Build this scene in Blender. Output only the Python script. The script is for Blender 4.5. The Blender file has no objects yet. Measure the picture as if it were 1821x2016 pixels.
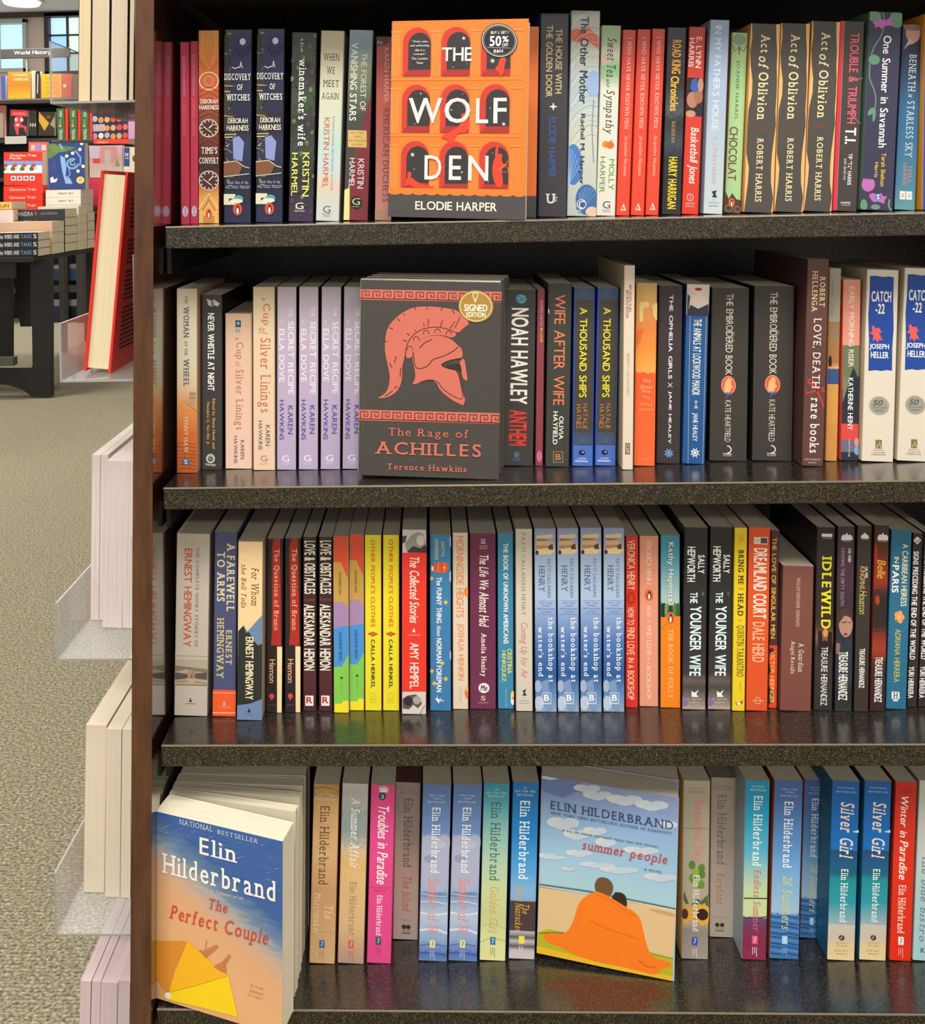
import bpy, bmesh, math, random
from mathutils import Vector, Matrix
from mathutils.geometry import tessellate_polygon
random.seed(7)
SC = bpy.context.scene
COL = SC.collection
# ---------------------------------------------------------------- camera
F, PPX, PPY, ROLL, YAW = 1700.0, 796.0, 379.0, 0.0195, 0.028
EYE = Vector((0.0, -0.938, 1.10))
_fw = Vector((-math.sin(YAW), math.cos(YAW), 0)); _rt = Vector((math.cos(YAW), math.sin(YAW), 0)); _up = Vector((0, 0, 1))
cr, sr = math.cos(ROLL), math.sin(ROLL)
cam = bpy.data.cameras.new('camera'); camo = bpy.data.objects.new('camera', cam); COL.objects.link(camo)
R_ = _rt * cr - _up * sr; U_ = _rt * sr + _up * cr
M = Matrix.Identity(4)
for i in range(3):
    M[i][0], M[i][1], M[i][2], M[i][3] = R_[i], U_[i], -_fw[i], EYE[i]
camo.matrix_world = M
cam.sensor_fit = 'HORIZONTAL'; cam.sensor_width = 36; cam.lens = F / 1821 * 36
cam.shift_x = (910.5 - PPX) / 1821; cam.shift_y = -(1008 - PPY) / 1821
cam.clip_start = 0.05; cam.clip_end = 60
SC.camera = camo
# ---------------------------------------------------------------- light
SC.view_settings.view_transform = 'Standard'; SC.view_settings.look = 'None'
SC.view_settings.exposure = 0.72; SC.view_settings.gamma = 1.0; SC.view_settings.use_curve_mapping = False
wd = bpy.data.worlds.new('world'); SC.world = wd; wd.use_nodes = True
wd.node_tree.nodes['Background'].inputs[0].default_value = (1.0, 0.97, 0.93, 1)
wd.node_tree.nodes['Background'].inputs[1].default_value = 0.42
def area(name, loc, sx, sy, power, col=(1, 0.955, 0.89)):
    l = bpy.data.lights.new(name, 'AREA'); l.shape = 'RECTANGLE'; l.size = sx; l.size_y = sy; l.energy = power; l.color = col
    o = bpy.data.objects.new(name, l); COL.objects.link(o); o.location = loc
    return o
CEIL = 3.5
for i, (x, y, p) in enumerate([(-0.3, -1.5, 52), (1.7, -2.0, 34), (-2.2, -2.2, 30), (-3.2, 3.0, 75), (0.6, -5.0, 60), (-3.2, 6.5, 90), (-1.2, 1.6, 20)]):
    area('ceiling_lamp_light', (x, y, CEIL - 0.09), 1.2, 0.6, p)
# ---------------------------------------------------------------- helpers
def ray(px, py):
    a = (px - PPX) / F; b = (PPY - py) / F
    u = a * cr + b * sr; v = -a * sr + b * cr
    return _fw + _rt * u + _up * v
def atY(px, py, Y):
    d = ray(px, py); return EYE + d * ((Y - EYE.y) / d.y)
def atZ(px, py, Z):
    d = ray(px, py); return EYE + d * ((Z - EYE.z) / d.z)
def lin(h):
    h = h.lstrip('#')
    if len(h) == 3: h = ''.join(c * 2 for c in h)
    out = []
    for i in (0, 2, 4):
        c = int(h[i:i + 2], 16) / 255
        out.append(c / 12.92 if c <= 0.04045 else ((c + 0.055) / 1.055) ** 2.4)
    return out
GAIN = 1.0
def rgba(h, g=None):
    g = GAIN if g is None else g
    return tuple(min(0.92, c * g) for c in lin(h)) + (1,)
MATS = {}
def newmat(name):
    m = bpy.data.materials.new(name); m.use_nodes = True
    return m, m.node_tree, m.node_tree.nodes['Principled BSDF']
def flat(col, rough=0.5, emit=0, metal=0, spec=0.4):
    k = ('f', col, rough, emit, metal)
    if k in MATS: return MATS[k]
    m, t, b = newmat('flat_' + col.lstrip('#'))
    b.inputs['Base Color'].default_value = rgba(col); b.inputs['Roughness'].default_value = rough
    b.inputs['Metallic'].default_value = metal; b.inputs['Specular IOR Level'].default_value = spec
    if emit:
        b.inputs['Emission Color'].default_value = rgba(col, 1); b.inputs['Emission Strength'].default_value = emit
    MATS[k] = m
    return m
def N(t, ty, **kw):
    n = t.nodes.new(ty)
    for k, v in kw.items():
        if k in n.inputs.keys(): n.inputs[k].default_value = v
        else: setattr(n, k, v)
    return n
def cover_mat(stops, noise=0.0, nscale=9.0, rough=0.38, slant=0):
    k = ('c', str(stops), noise, nscale, rough, slant)
    if k in MATS: return MATS[k]
    m, t, b = newmat('printed_cover')
    b.inputs['Roughness'].default_value = rough; b.inputs['Specular IOR Level'].default_value = 0.45
    const = stops[0] == 'C'
    st = [s for s in stops if s != 'C']
    if len(st) == 1 and not noise:
        b.inputs['Base Color'].default_value = rgba(st[0][1])
    else:
        uv = N(t, 'ShaderNodeUVMap'); sep = N(t, 'ShaderNodeSeparateXYZ'); t.links.new(uv.outputs[0], sep.inputs[0])
        val = sep.outputs[1]
        if slant:
            ms = N(t, 'ShaderNodeMath', operation='MULTIPLY_ADD'); t.links.new(sep.outputs[0], ms.inputs[0]); ms.inputs[1].default_value = slant; t.links.new(val, ms.inputs[2]); val = ms.outputs[0]
        if noise:
            mp = N(t, 'ShaderNodeMapping'); mp.inputs['Scale'].default_value = (1, 5, 1); t.links.new(uv.outputs[0], mp.inputs[0])
            nz = N(t, 'ShaderNodeTexNoise'); nz.inputs['Scale'].default_value = nscale; nz.inputs['Detail'].default_value = 5
            t.links.new(mp.outputs[0], nz.inputs['Vector'])
            sub = N(t, 'ShaderNodeMath', operation='SUBTRACT'); t.links.new(nz.outputs[0], sub.inputs[0]); sub.inputs[1].default_value = .5
            ma = N(t, 'ShaderNodeMath', operation='MULTIPLY_ADD'); t.links.new(sub.outputs[0], ma.inputs[0]); ma.inputs[1].default_value = noise
            t.links.new(val, ma.inputs[2]); val = ma.outputs[0]
        cramp = N(t, 'ShaderNodeValToRGB'); el = cramp.color_ramp.elements
        if const: cramp.color_ramp.interpolation = 'CONSTANT'
        while len(el) > 1: el.remove(el[-1])
        el[0].position = st[0][0]; el[0].color = rgba(st[0][1])
        for p, c in st[1:]:
            e = el.new(p); e.color = rgba(c)
        t.links.new(val, cramp.inputs[0]); t.links.new(cramp.outputs[0], b.inputs['Base Color'])
    MATS[k] = m
    return m
def page_mat(axis, col='#d9d0b8', dark='#bcb098', scale=1400):
    k = ('p', axis, col)
    if k in MATS: return MATS[k]
    m, t, b = newmat('page_edges')
    b.inputs['Roughness'].default_value = 0.85; b.inputs['Specular IOR Level'].default_value = 0.1
    tc = N(t, 'ShaderNodeTexCoord'); mp = N(t, 'ShaderNodeMapping')
    s = [6, 6, 6]; s[axis] = scale; mp.inputs['Scale'].default_value = s
    nz = N(t, 'ShaderNodeTexNoise'); nz.inputs['Scale'].default_value = 1.0; nz.inputs['Detail'].default_value = 3
    cramp = N(t, 'ShaderNodeValToRGB'); el = cramp.color_ramp.elements
    el[0].position = 0.15; el[0].color = rgba(dark); el[1].position = 0.5; el[1].color = rgba(col)
    t.links.new(tc.outputs['Object'], mp.inputs[0]); t.links.new(mp.outputs[0], nz.inputs[0]); t.links.new(nz.outputs[0], cramp.inputs[0])
    t.links.new(cramp.outputs[0], b.inputs['Base Color'])
    MATS[k] = m
    return m
def mesh_obj(name, vs, fs, mats, parent=None, mi=None, uvs=None, smooth=False):
    me = bpy.data.meshes.new(name); me.from_pydata([tuple(v) for v in vs], [], fs)
    for mm in (mats if isinstance(mats, (list, tuple)) else [mats]): me.materials.append(mm)
    if mi: me.polygons.foreach_set('material_index', mi)
    if uvs:
        l = me.uv_layers.new(name='UVMap')
        for p in me.polygons:
            for li in p.loop_indices: l.data[li].uv = uvs[me.loops[li].vertex_index]
    if smooth:
        for p in me.polygons: p.use_smooth = True
    me.validate(); me.update()
    o = bpy.data.objects.new(name, me); COL.objects.link(o)
    if parent: o.parent = parent
    return o
class MB:
    def __init__(s): s.v = []; s.f = []; s.mi = []; s.mats = []
    def slot(s, m):
        if m not in s.mats: s.mats.append(m)
        return s.mats.index(m)
    def add(s, vs, fs, m):
        n = len(s.v); k = s.slot(m); s.v += [tuple(v) for v in vs]
        for f in fs: s.f.append([i + n for i in f]); s.mi.append(k)
        return s
    def box(s, a, b, m, ch=0.0):
        x0, y0, z0 = a; x1, y1, z1 = b
        if x1 < x0: x0, x1 = x1, x0
        if y1 < y0: y0, y1 = y1, y0
        if z1 < z0: z0, z1 = z1, z0
        if ch <= 0:
            return s.add([(x0,y0,z0),(x1,y0,z0),(x1,y1,z0),(x0,y1,z0),(x0,y0,z1),(x1,y0,z1),(x1,y1,z1),(x0,y1,z1)],
                     [(0,3,2,1),(4,5,6,7),(0,1,5,4),(1,2,6,5),(2,3,7,6),(3,0,4,7)], m)
        bm = bmesh.new(); bmesh.ops.create_cube(bm, size=1)
        for v in bm.verts: v.co = ((x0+x1)/2+v.co.x*(x1-x0), (y0+y1)/2+v.co.y*(y1-y0), (z0+z1)/2+v.co.z*(z1-z0))
        bmesh.ops.bevel(bm, geom=bm.edges[:], offset=ch, segments=2, affect='EDGES', profile=.5)
        bm.verts.ensure_lookup_table()
        s.add([v.co[:] for v in bm.verts], [[v.index for v in f.verts] for f in bm.faces], m); bm.free(); return s
    def prism(s, pts, y0, y1, m):     # pts in xz (list of (x,z)), extruded along y
        n = len(pts)
        tri = tessellate_polygon([[Vector((p[0], p[1], 0)) for p in pts]])
        vs = [(p[0], y0, p[1]) for p in pts] + [(p[0], y1, p[1]) for p in pts]
        fs = [list(t) for t in tri] + [[i + n for i in t][::-1] for t in tri] + [(i, (i+1) % n, (i+1) % n + n, i + n) for i in range(n)]
        return s.add(vs, fs, m)
    def build(s, name, parent=None, smooth=False): return mesh_obj(name, s.v, s.f, s.mats, parent, s.mi, smooth=smooth)
def tag(o, label=None, cat=None, group=None, kind=None):
    if label: o['label'] = label
    if cat: o['category'] = cat
    if group: o['group'] = group
    if kind: o['kind'] = kind
    return o
def empty(name, loc=(0, 0, 0)):
    o = bpy.data.objects.new(name, None); o.empty_display_size = 0.02; COL.objects.link(o); o.location = loc
    return o
# ---------------------------------------------------------------- glyphs (built-in font -> flat meshes, serifs added)
GL = {}
def _curve_mesh(s, off):
    c = bpy.data.curves.new('t', 'FONT'); c.body = s; c.size = 1; c.resolution_u = 3; c.offset = off
    o = bpy.data.objects.new('t', c); COL.objects.link(o)
    dg = bpy.context.evaluated_depsgraph_get(); e = o.evaluated_get(dg); me = e.to_mesh()
    vs = [(v.co.x, v.co.y) for v in me.vertices]; fs = [list(p.vertices) for p in me.polygons]
    e.to_mesh_clear(); bpy.data.objects.remove(o); bpy.data.curves.remove(c)
    return vs, fs
def _slice(vs, fs, y):
    ed = {}
    for f in fs:
        for i in range(len(f)):
            a, b = f[i], f[(i + 1) % len(f)]; k = (min(a, b), max(a, b)); ed[k] = ed.get(k, 0) + 1
    xs = []
    for (a, b), c in ed.items():
        if c != 1: continue
        ya, yb = vs[a][1], vs[b][1]
        if (ya > y) != (yb > y): xs.append(vs[a][0] + (vs[b][0] - vs[a][0]) * (y - ya) / (yb - ya))
    xs.sort(); return [(xs[i], xs[i + 1]) for i in range(0, len(xs) - 1, 2)]
def glyph(ch, bold, serif):
    k = (ch, bold, serif)
    if k in GL: return GL[k]
    off = 0.0; d = {0: 0.0, 1: 0.022, 2: 0.05, -1: 0.0}[bold]
    if ch == ' ': r = ([], [], 0.30)
    else:
        vs, fs = _curve_mesh(ch, off)
        if not vs: r = ([], [], 0.3)
        else:
            x0 = min(v[0] for v in vs); x1 = max(v[0] for v in vs)
            vs = [(v[0] - x0, v[1], 0) for v in vs]; w = x1 - x0
            if serif and ch.isalpha():
                y0 = min(v[1] for v in vs); y1 = max(v[1] for v in vs); e = 0.085; th = 0.055; base = list(vs), [list(f) for f in fs]
                stem = 0.14
                for yy, s in ((y0 if ch in 'pqy' else 0.0, 1), (y1, -1)):
                    for a, b in _slice(base[0], base[1], yy + s * 0.012 - (off if s > 0 and ch not in 'pqy' else 0)):
                        if b - a < stem:
                            n = len(vs); t0, t1 = sorted((yy, yy + s * th))
                            ee = e if s > 0 or ch.isupper() else e * .6
                            rr_ = ee if s > 0 or ch.isupper() else 0; vs += [(a - ee, t0, .5), (b + rr_, t0, .5), (b + rr_, t1, .5), (a - ee, t1, .5)]; fs.append([n, n + 1, n + 2, n + 3])
                vs = [(v[0] + e * .6, v[1], v[2]) for v in vs]; w += e * 1.3
            if d:
                n = len(vs); v0, f0 = list(vs), list(fs)
                for q, (dx, dy) in enumerate(((d, 0), (0, d * .6), (d, d * .6)), 1):
                    vs = vs + [(v[0] + dx, v[1] + dy, v[2] + q) for v in v0]; fs = fs + [[i + n * q for i in f] for f in f0]
                w += d
            r = (vs, fs, w)
    GL[k] = r
    return r
def text2d(s, style='s', track=0.07):
    bold = 2 if 'B' in style else (1 if 'b' in style else (-1 if 't' in style else 0)); serif = 'r' in style; sh = 0.24 if 'i' in style else 0
    V, Fc, x = [], [], 0.0
    for ch in s:
        vs, fs, w = glyph(ch, bold, serif); n = len(V)
        V += [(x + v[0] + sh * v[1], v[1], v[2]) for v in vs]; Fc += [[i + n for i in f] for f in fs]
        x += w + track
    if not V: return [], []
    a = min(v[0] for v in V); b = max(v[0] for v in V); c = min(v[1] for v in V); d = max(v[1] for v in V)
    return [((v[0] - a) / (b - a), (v[1] - c) / max(1e-6, d - c), v[2]) for v in V], Fc
VIEW = {'A': (340, 20, 3.9587), 'B': (740, 20, 3.9587), 'C': (1040, 0, 4.3357), 'D': (1400, 0, 4.3254), 'E': (300, 470, 3.6652),
        'F': (690, 520, 4.3838), 'G': (980, 490, 3.9523), 'H': (1380, 470, 3.9524), 'I': (300, 980, 3.7341), 'J': (700, 1000, 4.3816),
        'K': (1040, 980, 4.2), 'L': (1420, 980, 4.1995), 'M': (280, 1480, 3.7605), 'N': (600, 1480, 3.7604), 'O': (1030, 1480, 3.7622),
        'P': (1320, 1480, 3.6347), 'X': (0, 0, 1), 'a': (0, 0, 6.5036), 'b': (0, 260, 6.5036)}
def vp(v, x, y):
    a, b, s = VIEW[v]; return (a + x / s, b + y / s)
def invbil(q, p):
    # q = TL, TR, BR, BL; returns (u, v)
    u = v = .5
    for _ in range(12):
        w = [(1-u)*(1-v), u*(1-v), u*v, (1-u)*v]
        x = sum(a * b[0] for a, b in zip(w, q)); y = sum(a * b[1] for a, b in zip(w, q))
        xu = (1-v)*(q[1][0]-q[0][0]) + v*(q[2][0]-q[3][0]); yu = (1-v)*(q[1][1]-q[0][1]) + v*(q[2][1]-q[3][1])
        xv = (1-u)*(q[3][0]-q[0][0]) + u*(q[2][0]-q[1][0]); yv = (1-u)*(q[3][1]-q[0][1]) + u*(q[2][1]-q[1][1])
        d = xu * yv - xv * yu; ex, ey = p[0] - x, p[1] - y
        if abs(d) < 1e-9: break
        u += (ex * yv - ey * xv) / d; v += (ey * xu - ex * yu) / d
    return u, v
def ell(cx, cy, rx, ry, n=20, a0=0, a1=None):
    a1 = 2 * math.pi if a1 is None else a1; full = abs(a1 - a0 - 2 * math.pi) < 1e-6
    k = n if full else n + 1
    return [(cx + rx * math.cos(a0 + (a1 - a0) * i / n), cy + ry * math.sin(a0 + (a1 - a0) * i / n)) for i in range(k)]
def strip(pts, w, closed=False):
    L, Rr = [], []; n = len(pts)
    for i in range(n):
        if closed: a, b = pts[i - 1], pts[(i + 1) % n]
        else: a, b = pts[max(0, i - 1)], pts[min(n - 1, i + 1)]
        dx, dy = b[0] - a[0], b[1] - a[1]; l = math.hypot(dx, dy) or 1
        L.append((pts[i][0] - dy / l * w / 2, pts[i][1] + dx / l * w / 2)); Rr.append((pts[i][0] + dy / l * w / 2, pts[i][1] - dx / l * w / 2))
    V = L + Rr; Fc = []
    for i in range(n if closed else n - 1):
        j = (i + 1) % n; Fc.append([i, j, j + n, i + n])
    return V, Fc
def poly(pts):
    return list(pts), [list(t) for t in tessellate_polygon([[Vector((p[0], p[1], 0)) for p in pts]])]
def chaikin(p, closed, n=2):
    for _ in range(n):
        q = []; m = len(p)
        if not closed: q.append(p[0])
        for i in range(m if closed else m - 1):
            a, b = p[i], p[(i + 1) % m]
            q += [(.75*a[0]+.25*b[0], .75*a[1]+.25*b[1]), (.25*a[0]+.75*b[0], .25*a[1]+.75*b[1])]
        if not closed: q.append(p[-1])
        p = q
    return p
def soft(items, n=2):     # rounded version of printed outlines
    out = []
    for i in items:
        if i[0] == 'p': i = ('p', chaikin(i[1], True, n), i[2])
        elif i[0] == 'l' and len(i) == 4 and len(i[1]) > 2: i = ('l', chaikin(i[1], False, n), i[2], i[3])
        out.append(i)
    return out
def penguin(cx, cy, rx, ry, ring='#e8662c'):
    return [('e', cx, cy, rx, ry, ring)] + soft([('p', [(cx-.35*rx,cy+.75*ry),(cx-.5*rx,cy+.1*ry),(cx-.2*rx,cy-.45*ry),(cx+.05*rx,cy-.8*ry),(cx+.35*rx,cy-.5*ry),(cx+.55*rx,cy+.2*ry),(cx+.4*rx,cy+.75*ry)], '#2c2420'),
            ('p', [(cx-.2*rx,cy+.7*ry),(cx-.3*rx,cy+.1*ry),(cx,cy-.4*ry),(cx+.3*rx,cy+.1*ry),(cx+.25*rx,cy+.7*ry)], '#ece4d8')], 1)
def mark(cx, cy, w, h, col, lw=4):   # small publisher emblem: a framed letter-like sign
    return [('l', [(cx-w/2,cy-h/2),(cx+w/2,cy-h/2),(cx+w/2,cy+h/2),(cx-w/2,cy+h/2)], lw, col, 1)]
def tiny(x0, x1, ys, col, h=10):     # lines of very small print
    r = random.Random(int(x0 + ys[0])); out = []
    for i, y in enumerate(ys):
        out.append(('T', r.choice(['NATIONAL', 'BESTSELLER', 'NEW YORK TIMES', 'AUTHOR', 'BOOKS']) if not isinstance(y, tuple) else y[1], x0, x1, (y if not isinstance(y, tuple) else y[0]), (y if not isinstance(y, tuple) else y[0]) + h, col, 'h'))
    return out
def normalize(view, quad, items):
    q = [vp(view, *p) for p in quad]; out = []
    def uv(x, y, vw=view): return invbil(q, vp(vw, x, y))
    for it in items:
        k = it[0]; part = 'artwork'
        if k == 'T':
            _, s, x0, x1, y0, y1, col = it[:7]; st = it[7] if len(it) > 7 else 's'; part = 'lettering'
            V, Fc = text2d(s, st); xm, ym = (x0 + x1) / 2, (y0 + y1) / 2
            u0, _a = uv(x0, ym); u1, _a = uv(x1, ym); _a, v0 = uv(xm, y0); _a, v1 = uv(xm, y1)
            if 'h' in st: V = [(u0 + a * (u1 - u0), v1 + b * (v0 - v1), l) for a, b, l in V]
            else: V = [(u0 + b * (u1 - u0), v0 + a * (v1 - v0), l) for a, b, l in V]
            out.append((part, col, V, Fc)); continue
        if k == 'e': V, Fc = poly(ell(*it[1:5], n=24)); col = it[5]
        elif k == 'b': V, Fc = [(it[1], it[3]), (it[2], it[3]), (it[2], it[4]), (it[1], it[4])], [[0, 1, 2, 3]]; col = it[5]
        elif k == 'p': V, Fc = poly(it[1]); col = it[2]
        elif k == 'l': V, Fc = strip(it[1], it[2], len(it) > 4); col = it[3]
        elif k == 'c': V, Fc = strip(ell(*it[1:5], n=28), it[5], True); col = it[6]
        elif k == 'a': V, Fc = strip(ell(*it[1:5], n=16, a0=it[5], a1=it[6]), it[7]); col = it[8]
        V = [uv(*p) for p in V]; V = [(min(1, max(0, a)), min(1, max(0, b)), 0) for a, b in V]
        out.append((part, col, V, Fc))
    return out
BOOKS = []
def S(row, view, tl, tr, bl, br, cov, items=(), side=None, label='', group=None, noise=0, nscale=9, name='book', **kw):
    quad = (tl, tr, br, bl)
    b = dict(row=row, view=view, quad=quad, cov=cov, side=side, label=label, group=group, noise=noise, nscale=nscale, name=name, face=False)
    b.update(kw); b['items'] = normalize(view, quad, items); BOOKS.append(b)
    return b
def C(prev, view, tl, tr, bl, br, label='', **kw):
    b = dict(prev); b.update(view=view, quad=(tl, tr, br, bl), label=label, copyof=prev); b.update(kw); BOOKS.append(b)
    return b
def STACK(base, k, dx, dyaw, pitch, label, **kw):
    b = dict(base); b.update(items=[], label=label, stack=(base, k, dx, dyaw, pitch), copyof=None); b.update(kw); BOOKS.append(b)
    return b
SHELFZ = {}
def book_frame(b):
    if 'stack' in b:
        base, k, dx, dyaw, pitch = b['stack']; O, ex, ey, ez, w, h = book_frame(base)
        O = O + ex * dx + ey * (k * pitch)
        if dyaw:
            Rm = Matrix.Rotation(dyaw, 3, 'Z'); c0 = O + ex * w; ex = Rm @ ex; ey = Rm @ ey; ez = Rm @ ez; O = c0 - ex * w
        if b.get('abs'):
            ax, ay, yw = b['abs']; Rm = Matrix.Rotation(yw - math.atan2(ex.y, ex.x), 3, 'Z'); ex = Rm @ ex; ey = Rm @ ey; ez = Rm @ ez; O = Vector((ax, ay, 0))
        O.z = SHELFZ[b['row']] + 0.0004 + abs(ex.z) * w
        return O, ex, ey, ez, w * b.get('wf', 1), h * b.get('hf', 1)
    q = [vp(b['view'], *p) for p in b['quad']]; TL, TR, BR, BL = q; z = SHELFZ.get(b['row'], 0) + 0.0004 + b.get('dz', 0)
    if b.get('zfree'): z = (atY(*BL, b['Y']).z + atY(*BR, b['Y']).z) / 2
    if b.get('Y') is not None: Y = b['Y']; P0, P1 = atY(*BL, Y), atY(*BR, Y)
    else:
        P0, P1 = atZ(*BL, z), atZ(*BR, z)
        if not b['face'] and not b.get('yaw'):
            Y = (P0.y + P1.y) / 2; P0, P1 = atY(*BL, Y), atY(*BR, Y)
    if b.get('yaw'):
        Y = P0.y if b.get('Y') is None else b['Y']; P0 = atY(*BL, Y); t = math.tan(b['yaw'])
        d = ray(*BR); s = (P0.y - EYE.y + t * (EYE.x - P0.x)) / (d.y - t * d.x); P1 = EYE + d * s
    P0.z = P1.z = z
    ex0 = (P1 - P0); w = math.hypot(ex0.x, ex0.y); ex0 = Vector((ex0.x / w, ex0.y / w, 0)); n = Vector((-ex0.y, ex0.x, 0))
    def onplane(px):
        d = ray(*px); s = (P0 - EYE).dot(n) / d.dot(n); return EYE + d * s
    A, B_ = onplane(TL), onplane(TR)
    m0 = (P0 + P1) / 2; m1 = (A + B_) / 2; h = m1.z - m0.z
    lean = math.atan2((m1 - m0).dot(ex0), h); wt = (B_ - A).dot(ex0)
    w = min(w, wt * 1.03) if not b['face'] else (w + wt) / 2
    ez = Vector((0, 0, 1)) * math.cos(lean) + ex0 * math.sin(lean); ex = ex0 * math.cos(lean) - Vector((0, 0, 1)) * math.sin(lean)
    O = m0 - ex * (w / 2); dz = z - min(O.z, (O + ex * w).z); O.z += dz
    return O, ex, n, ez, w, h / math.cos(lean)
def build_book(b):
    O, ex, ey, ez, w, h = book_frame(b); w -= 0.0003
    face = b['face']; c = 0.0005; d = b.get('depth', 0.134 if h < 0.222 else 0.15); t = b.get('thick', 0.024)
    if b.get('maxh'): h = min(h, b['maxh'])
    root = empty(b['name']); Mx = Matrix.Identity(4)
    for i in range(3): Mx[i][0], Mx[i][1], Mx[i][2], Mx[i][3] = ex[i], ey[i], ez[i], O[i]
    root.matrix_world = Mx
    tag(root, b['label'], b.get('cat', 'book'), b['group'])
    src = b.get('copyof')
    if face:
        outer = [(w, 0), (0.0012, 0), (0, 0.0012), (0, t), (w, t)]; inn = lambda p: (max(p[0], c), min(max(p[1], c), t - c)); front = [0]
    else:
        r = 0.0012
        outer = [(0, d), (0, r), (r * .35, r * .35), (r, 0), (w - r, 0), (w - r * .35, r * .35), (w, r), (w, d)]
        inn = lambda p: (min(max(p[0], c), w - c), max(p[1], c)); front = [2, 3, 4]
    n = len(outer); ins = [inn(p) for p in outer]
    path = outer + ins; vs = [(p[0], p[1], 0) for p in path] + [(p[0], p[1], h) for p in path]; uvs = [(p[0] / w, 1.0) for p in path] + [(p[0] / w, 0.0) for p in path]
    fs, mi = [], []; m = 2 * n
    sgn = 1 if not face else -1
    for i in range(n - 1):
        f = [i, i + 1, i + 1 + m, i + m]; fs.append(f if sgn > 0 else f[::-1]); mi.append(0 if i in front else 1)
        g = [i + n, i + n + m, i + 1 + n + m, i + 1 + n]; fs.append(g if sgn > 0 else g[::-1]); mi.append(2)
        for o_, fl in ((0, 1), (m, -1)):
            g = [i + o_, i + n + o_, i + 1 + n + o_, i + 1 + o_]; fs.append(g[::fl * sgn]); mi.append(2)
    for i in (0, n - 1): fs.append([i, i + m, i + n + m, i + n]); mi.append(2)
    cm = cover_mat(b['cov'], b['noise'], b['nscale'], b.get('rough', 0.38), b.get('slant', 0)) if isinstance(b['cov'], (list, tuple)) else flat(b['cov'], b.get('rough', 0.38))
    sm = flat(b['side'], 0.4) if b['side'] else cm
    cov = mesh_obj('cover', vs, fs, [cm, sm, flat('#d8cfbc', .7)], root, mi, uvs)
    e = 0.0006
    pm = page_mat(1 if face else 0, b.get('page', '#d9d0b8'), b.get('pdark', '#bfb298'))
    if face: a, bb = (c, c, e), (w - .0006, t - c, h - .0004)
    else: a, bb = (c, c, e), (w - c, d - .001, h - .0004)
    pb = MB().box(a, bb, pm); pg = pb.build('page_block', root)
    # print on the front
    groups = {}
    lay = {'artwork': 0, 'lettering': 0}
    for i, (part, col, V, Fc) in enumerate(b['items']):
        g = groups.setdefault(part, MB()); y = -0.00006 - 0.000009 * i - (.00002 if part == 'lettering' else 0)
        pts = [(u * w, y - .000004 * l, (1 - v) * h) for u, v, l in V]
        g.add(pts, Fc, flat(col, 0.42))
    for part, g in groups.items():
        g.build({'artwork': 'printed_artwork', 'lettering': 'lettering'}[part], cov)
    return root
G1 = None
red2 = 'two thin crimson paperbacks at the left end of the top shelf'
b = S(1,'A',(54,250),(129,250),(62,1668),(133,1668),'#b8384f',[('T','ELIZABETH HARDWICK',78,101,355,680,'#b896a2'),('T','SLEEPLESS NIGHTS',78,101,702,985,'#e0687a'),('e',99,1570,23,42,'#c8b8cc'),('T','nyrb',88,112,1540,1600,'#4a6aa8','b')],label='thin crimson paperback at the far left end of the top shelf',group=red2,Y=.07)
C(b,'A',(135,243),(197,243),(135,1668),(199,1668),'thin crimson paperback, second from the left end of the top shelf')
def clock(cx,cy,rx,ry,c='#e0cfc0'):
    o=[('e',cx,cy,rx,ry,'#4a2a24'),('c',cx,cy,rx,ry,7,c),('l',[(cx,cy),(cx+rx*.5,cy-ry*.5)],9,c),('l',[(cx-rx*.6,cy-ry*.2),(cx+rx*.3,cy+ry*.5)],7,c)]
    for k in range(12):
        a=k*math.pi/6; o.append(('l',[(cx+rx*.72*math.cos(a),cy+ry*.72*math.sin(a)),(cx+rx*.9*math.cos(a),cy+ry*.9*math.sin(a))],9,c))
    return o
S(1,'A',(198,160),(363,160),(200,1670),(363,1670),[(0,'#d89448'),(.1,'#ec9440'),(.17,'#e67a34'),(.3,'#cc6030'),(.42,'#8a4630'),(.6,'#6a3226'),(.72,'#33262a'),(.8,'#b8683a'),(.88,'#e0a454'),(1,'#ecc070')],
  [('a',283,260,55,150,-1.2,1.2,5,'#f0b868'),('a',283,260,55,150,1.9,4.4,5,'#f0b868'),('l',[(205,330),(283,460),(360,330)],8,'#f0a850'),('l',[(205,390),(283,500),(360,390)],6,'#b86838'),
   ('c',283,555,76,68,9,'#ecd8c4'),('c',283,555,40,40,4,'#e8b890'),('l',[(255,555),(283,515),(311,555),(283,595)],4,'#e8b890',1)]
  +[('l',[(205,640+k*42),(283,600+k*42),(360,640+k*42)],4,'#3c201c') for k in range(0,16)]
  +clock(283,925,72,68)+clock(283,1335,76,74)
  +[('l',[(205,1560),(283,1440),(360,1560)],14,'#f0c878'),('l',[(215,1600),(283,1480),(352,1600)],8,'#a86030'),('b',215,235,1570,1668,'#e8b860'),('b',330,350,1570,1668,'#e8b860'),('b',240,325,1610,1668,'#c88840')]+penguin(283,1595,26,42)
  +[('T','DEBORAH',216,355,698,732,'#f0e8e0','hb'),('T','HARKNESS',207,363,745,780,'#f0e8e0','hb'),('T',"TIME'S",226,350,1072,1125,'#f0e8e0','hrb'),('T','CONVERT',208,360,1155,1202,'#f0e8e0','hrb')],
  side='#5a2c1c',label='paperback with orange and brown ornate spine, two clock faces and a gable',Y=.07,noise=.1,nscale=20)
import random as _r
_rr=_r.Random(11)
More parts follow.
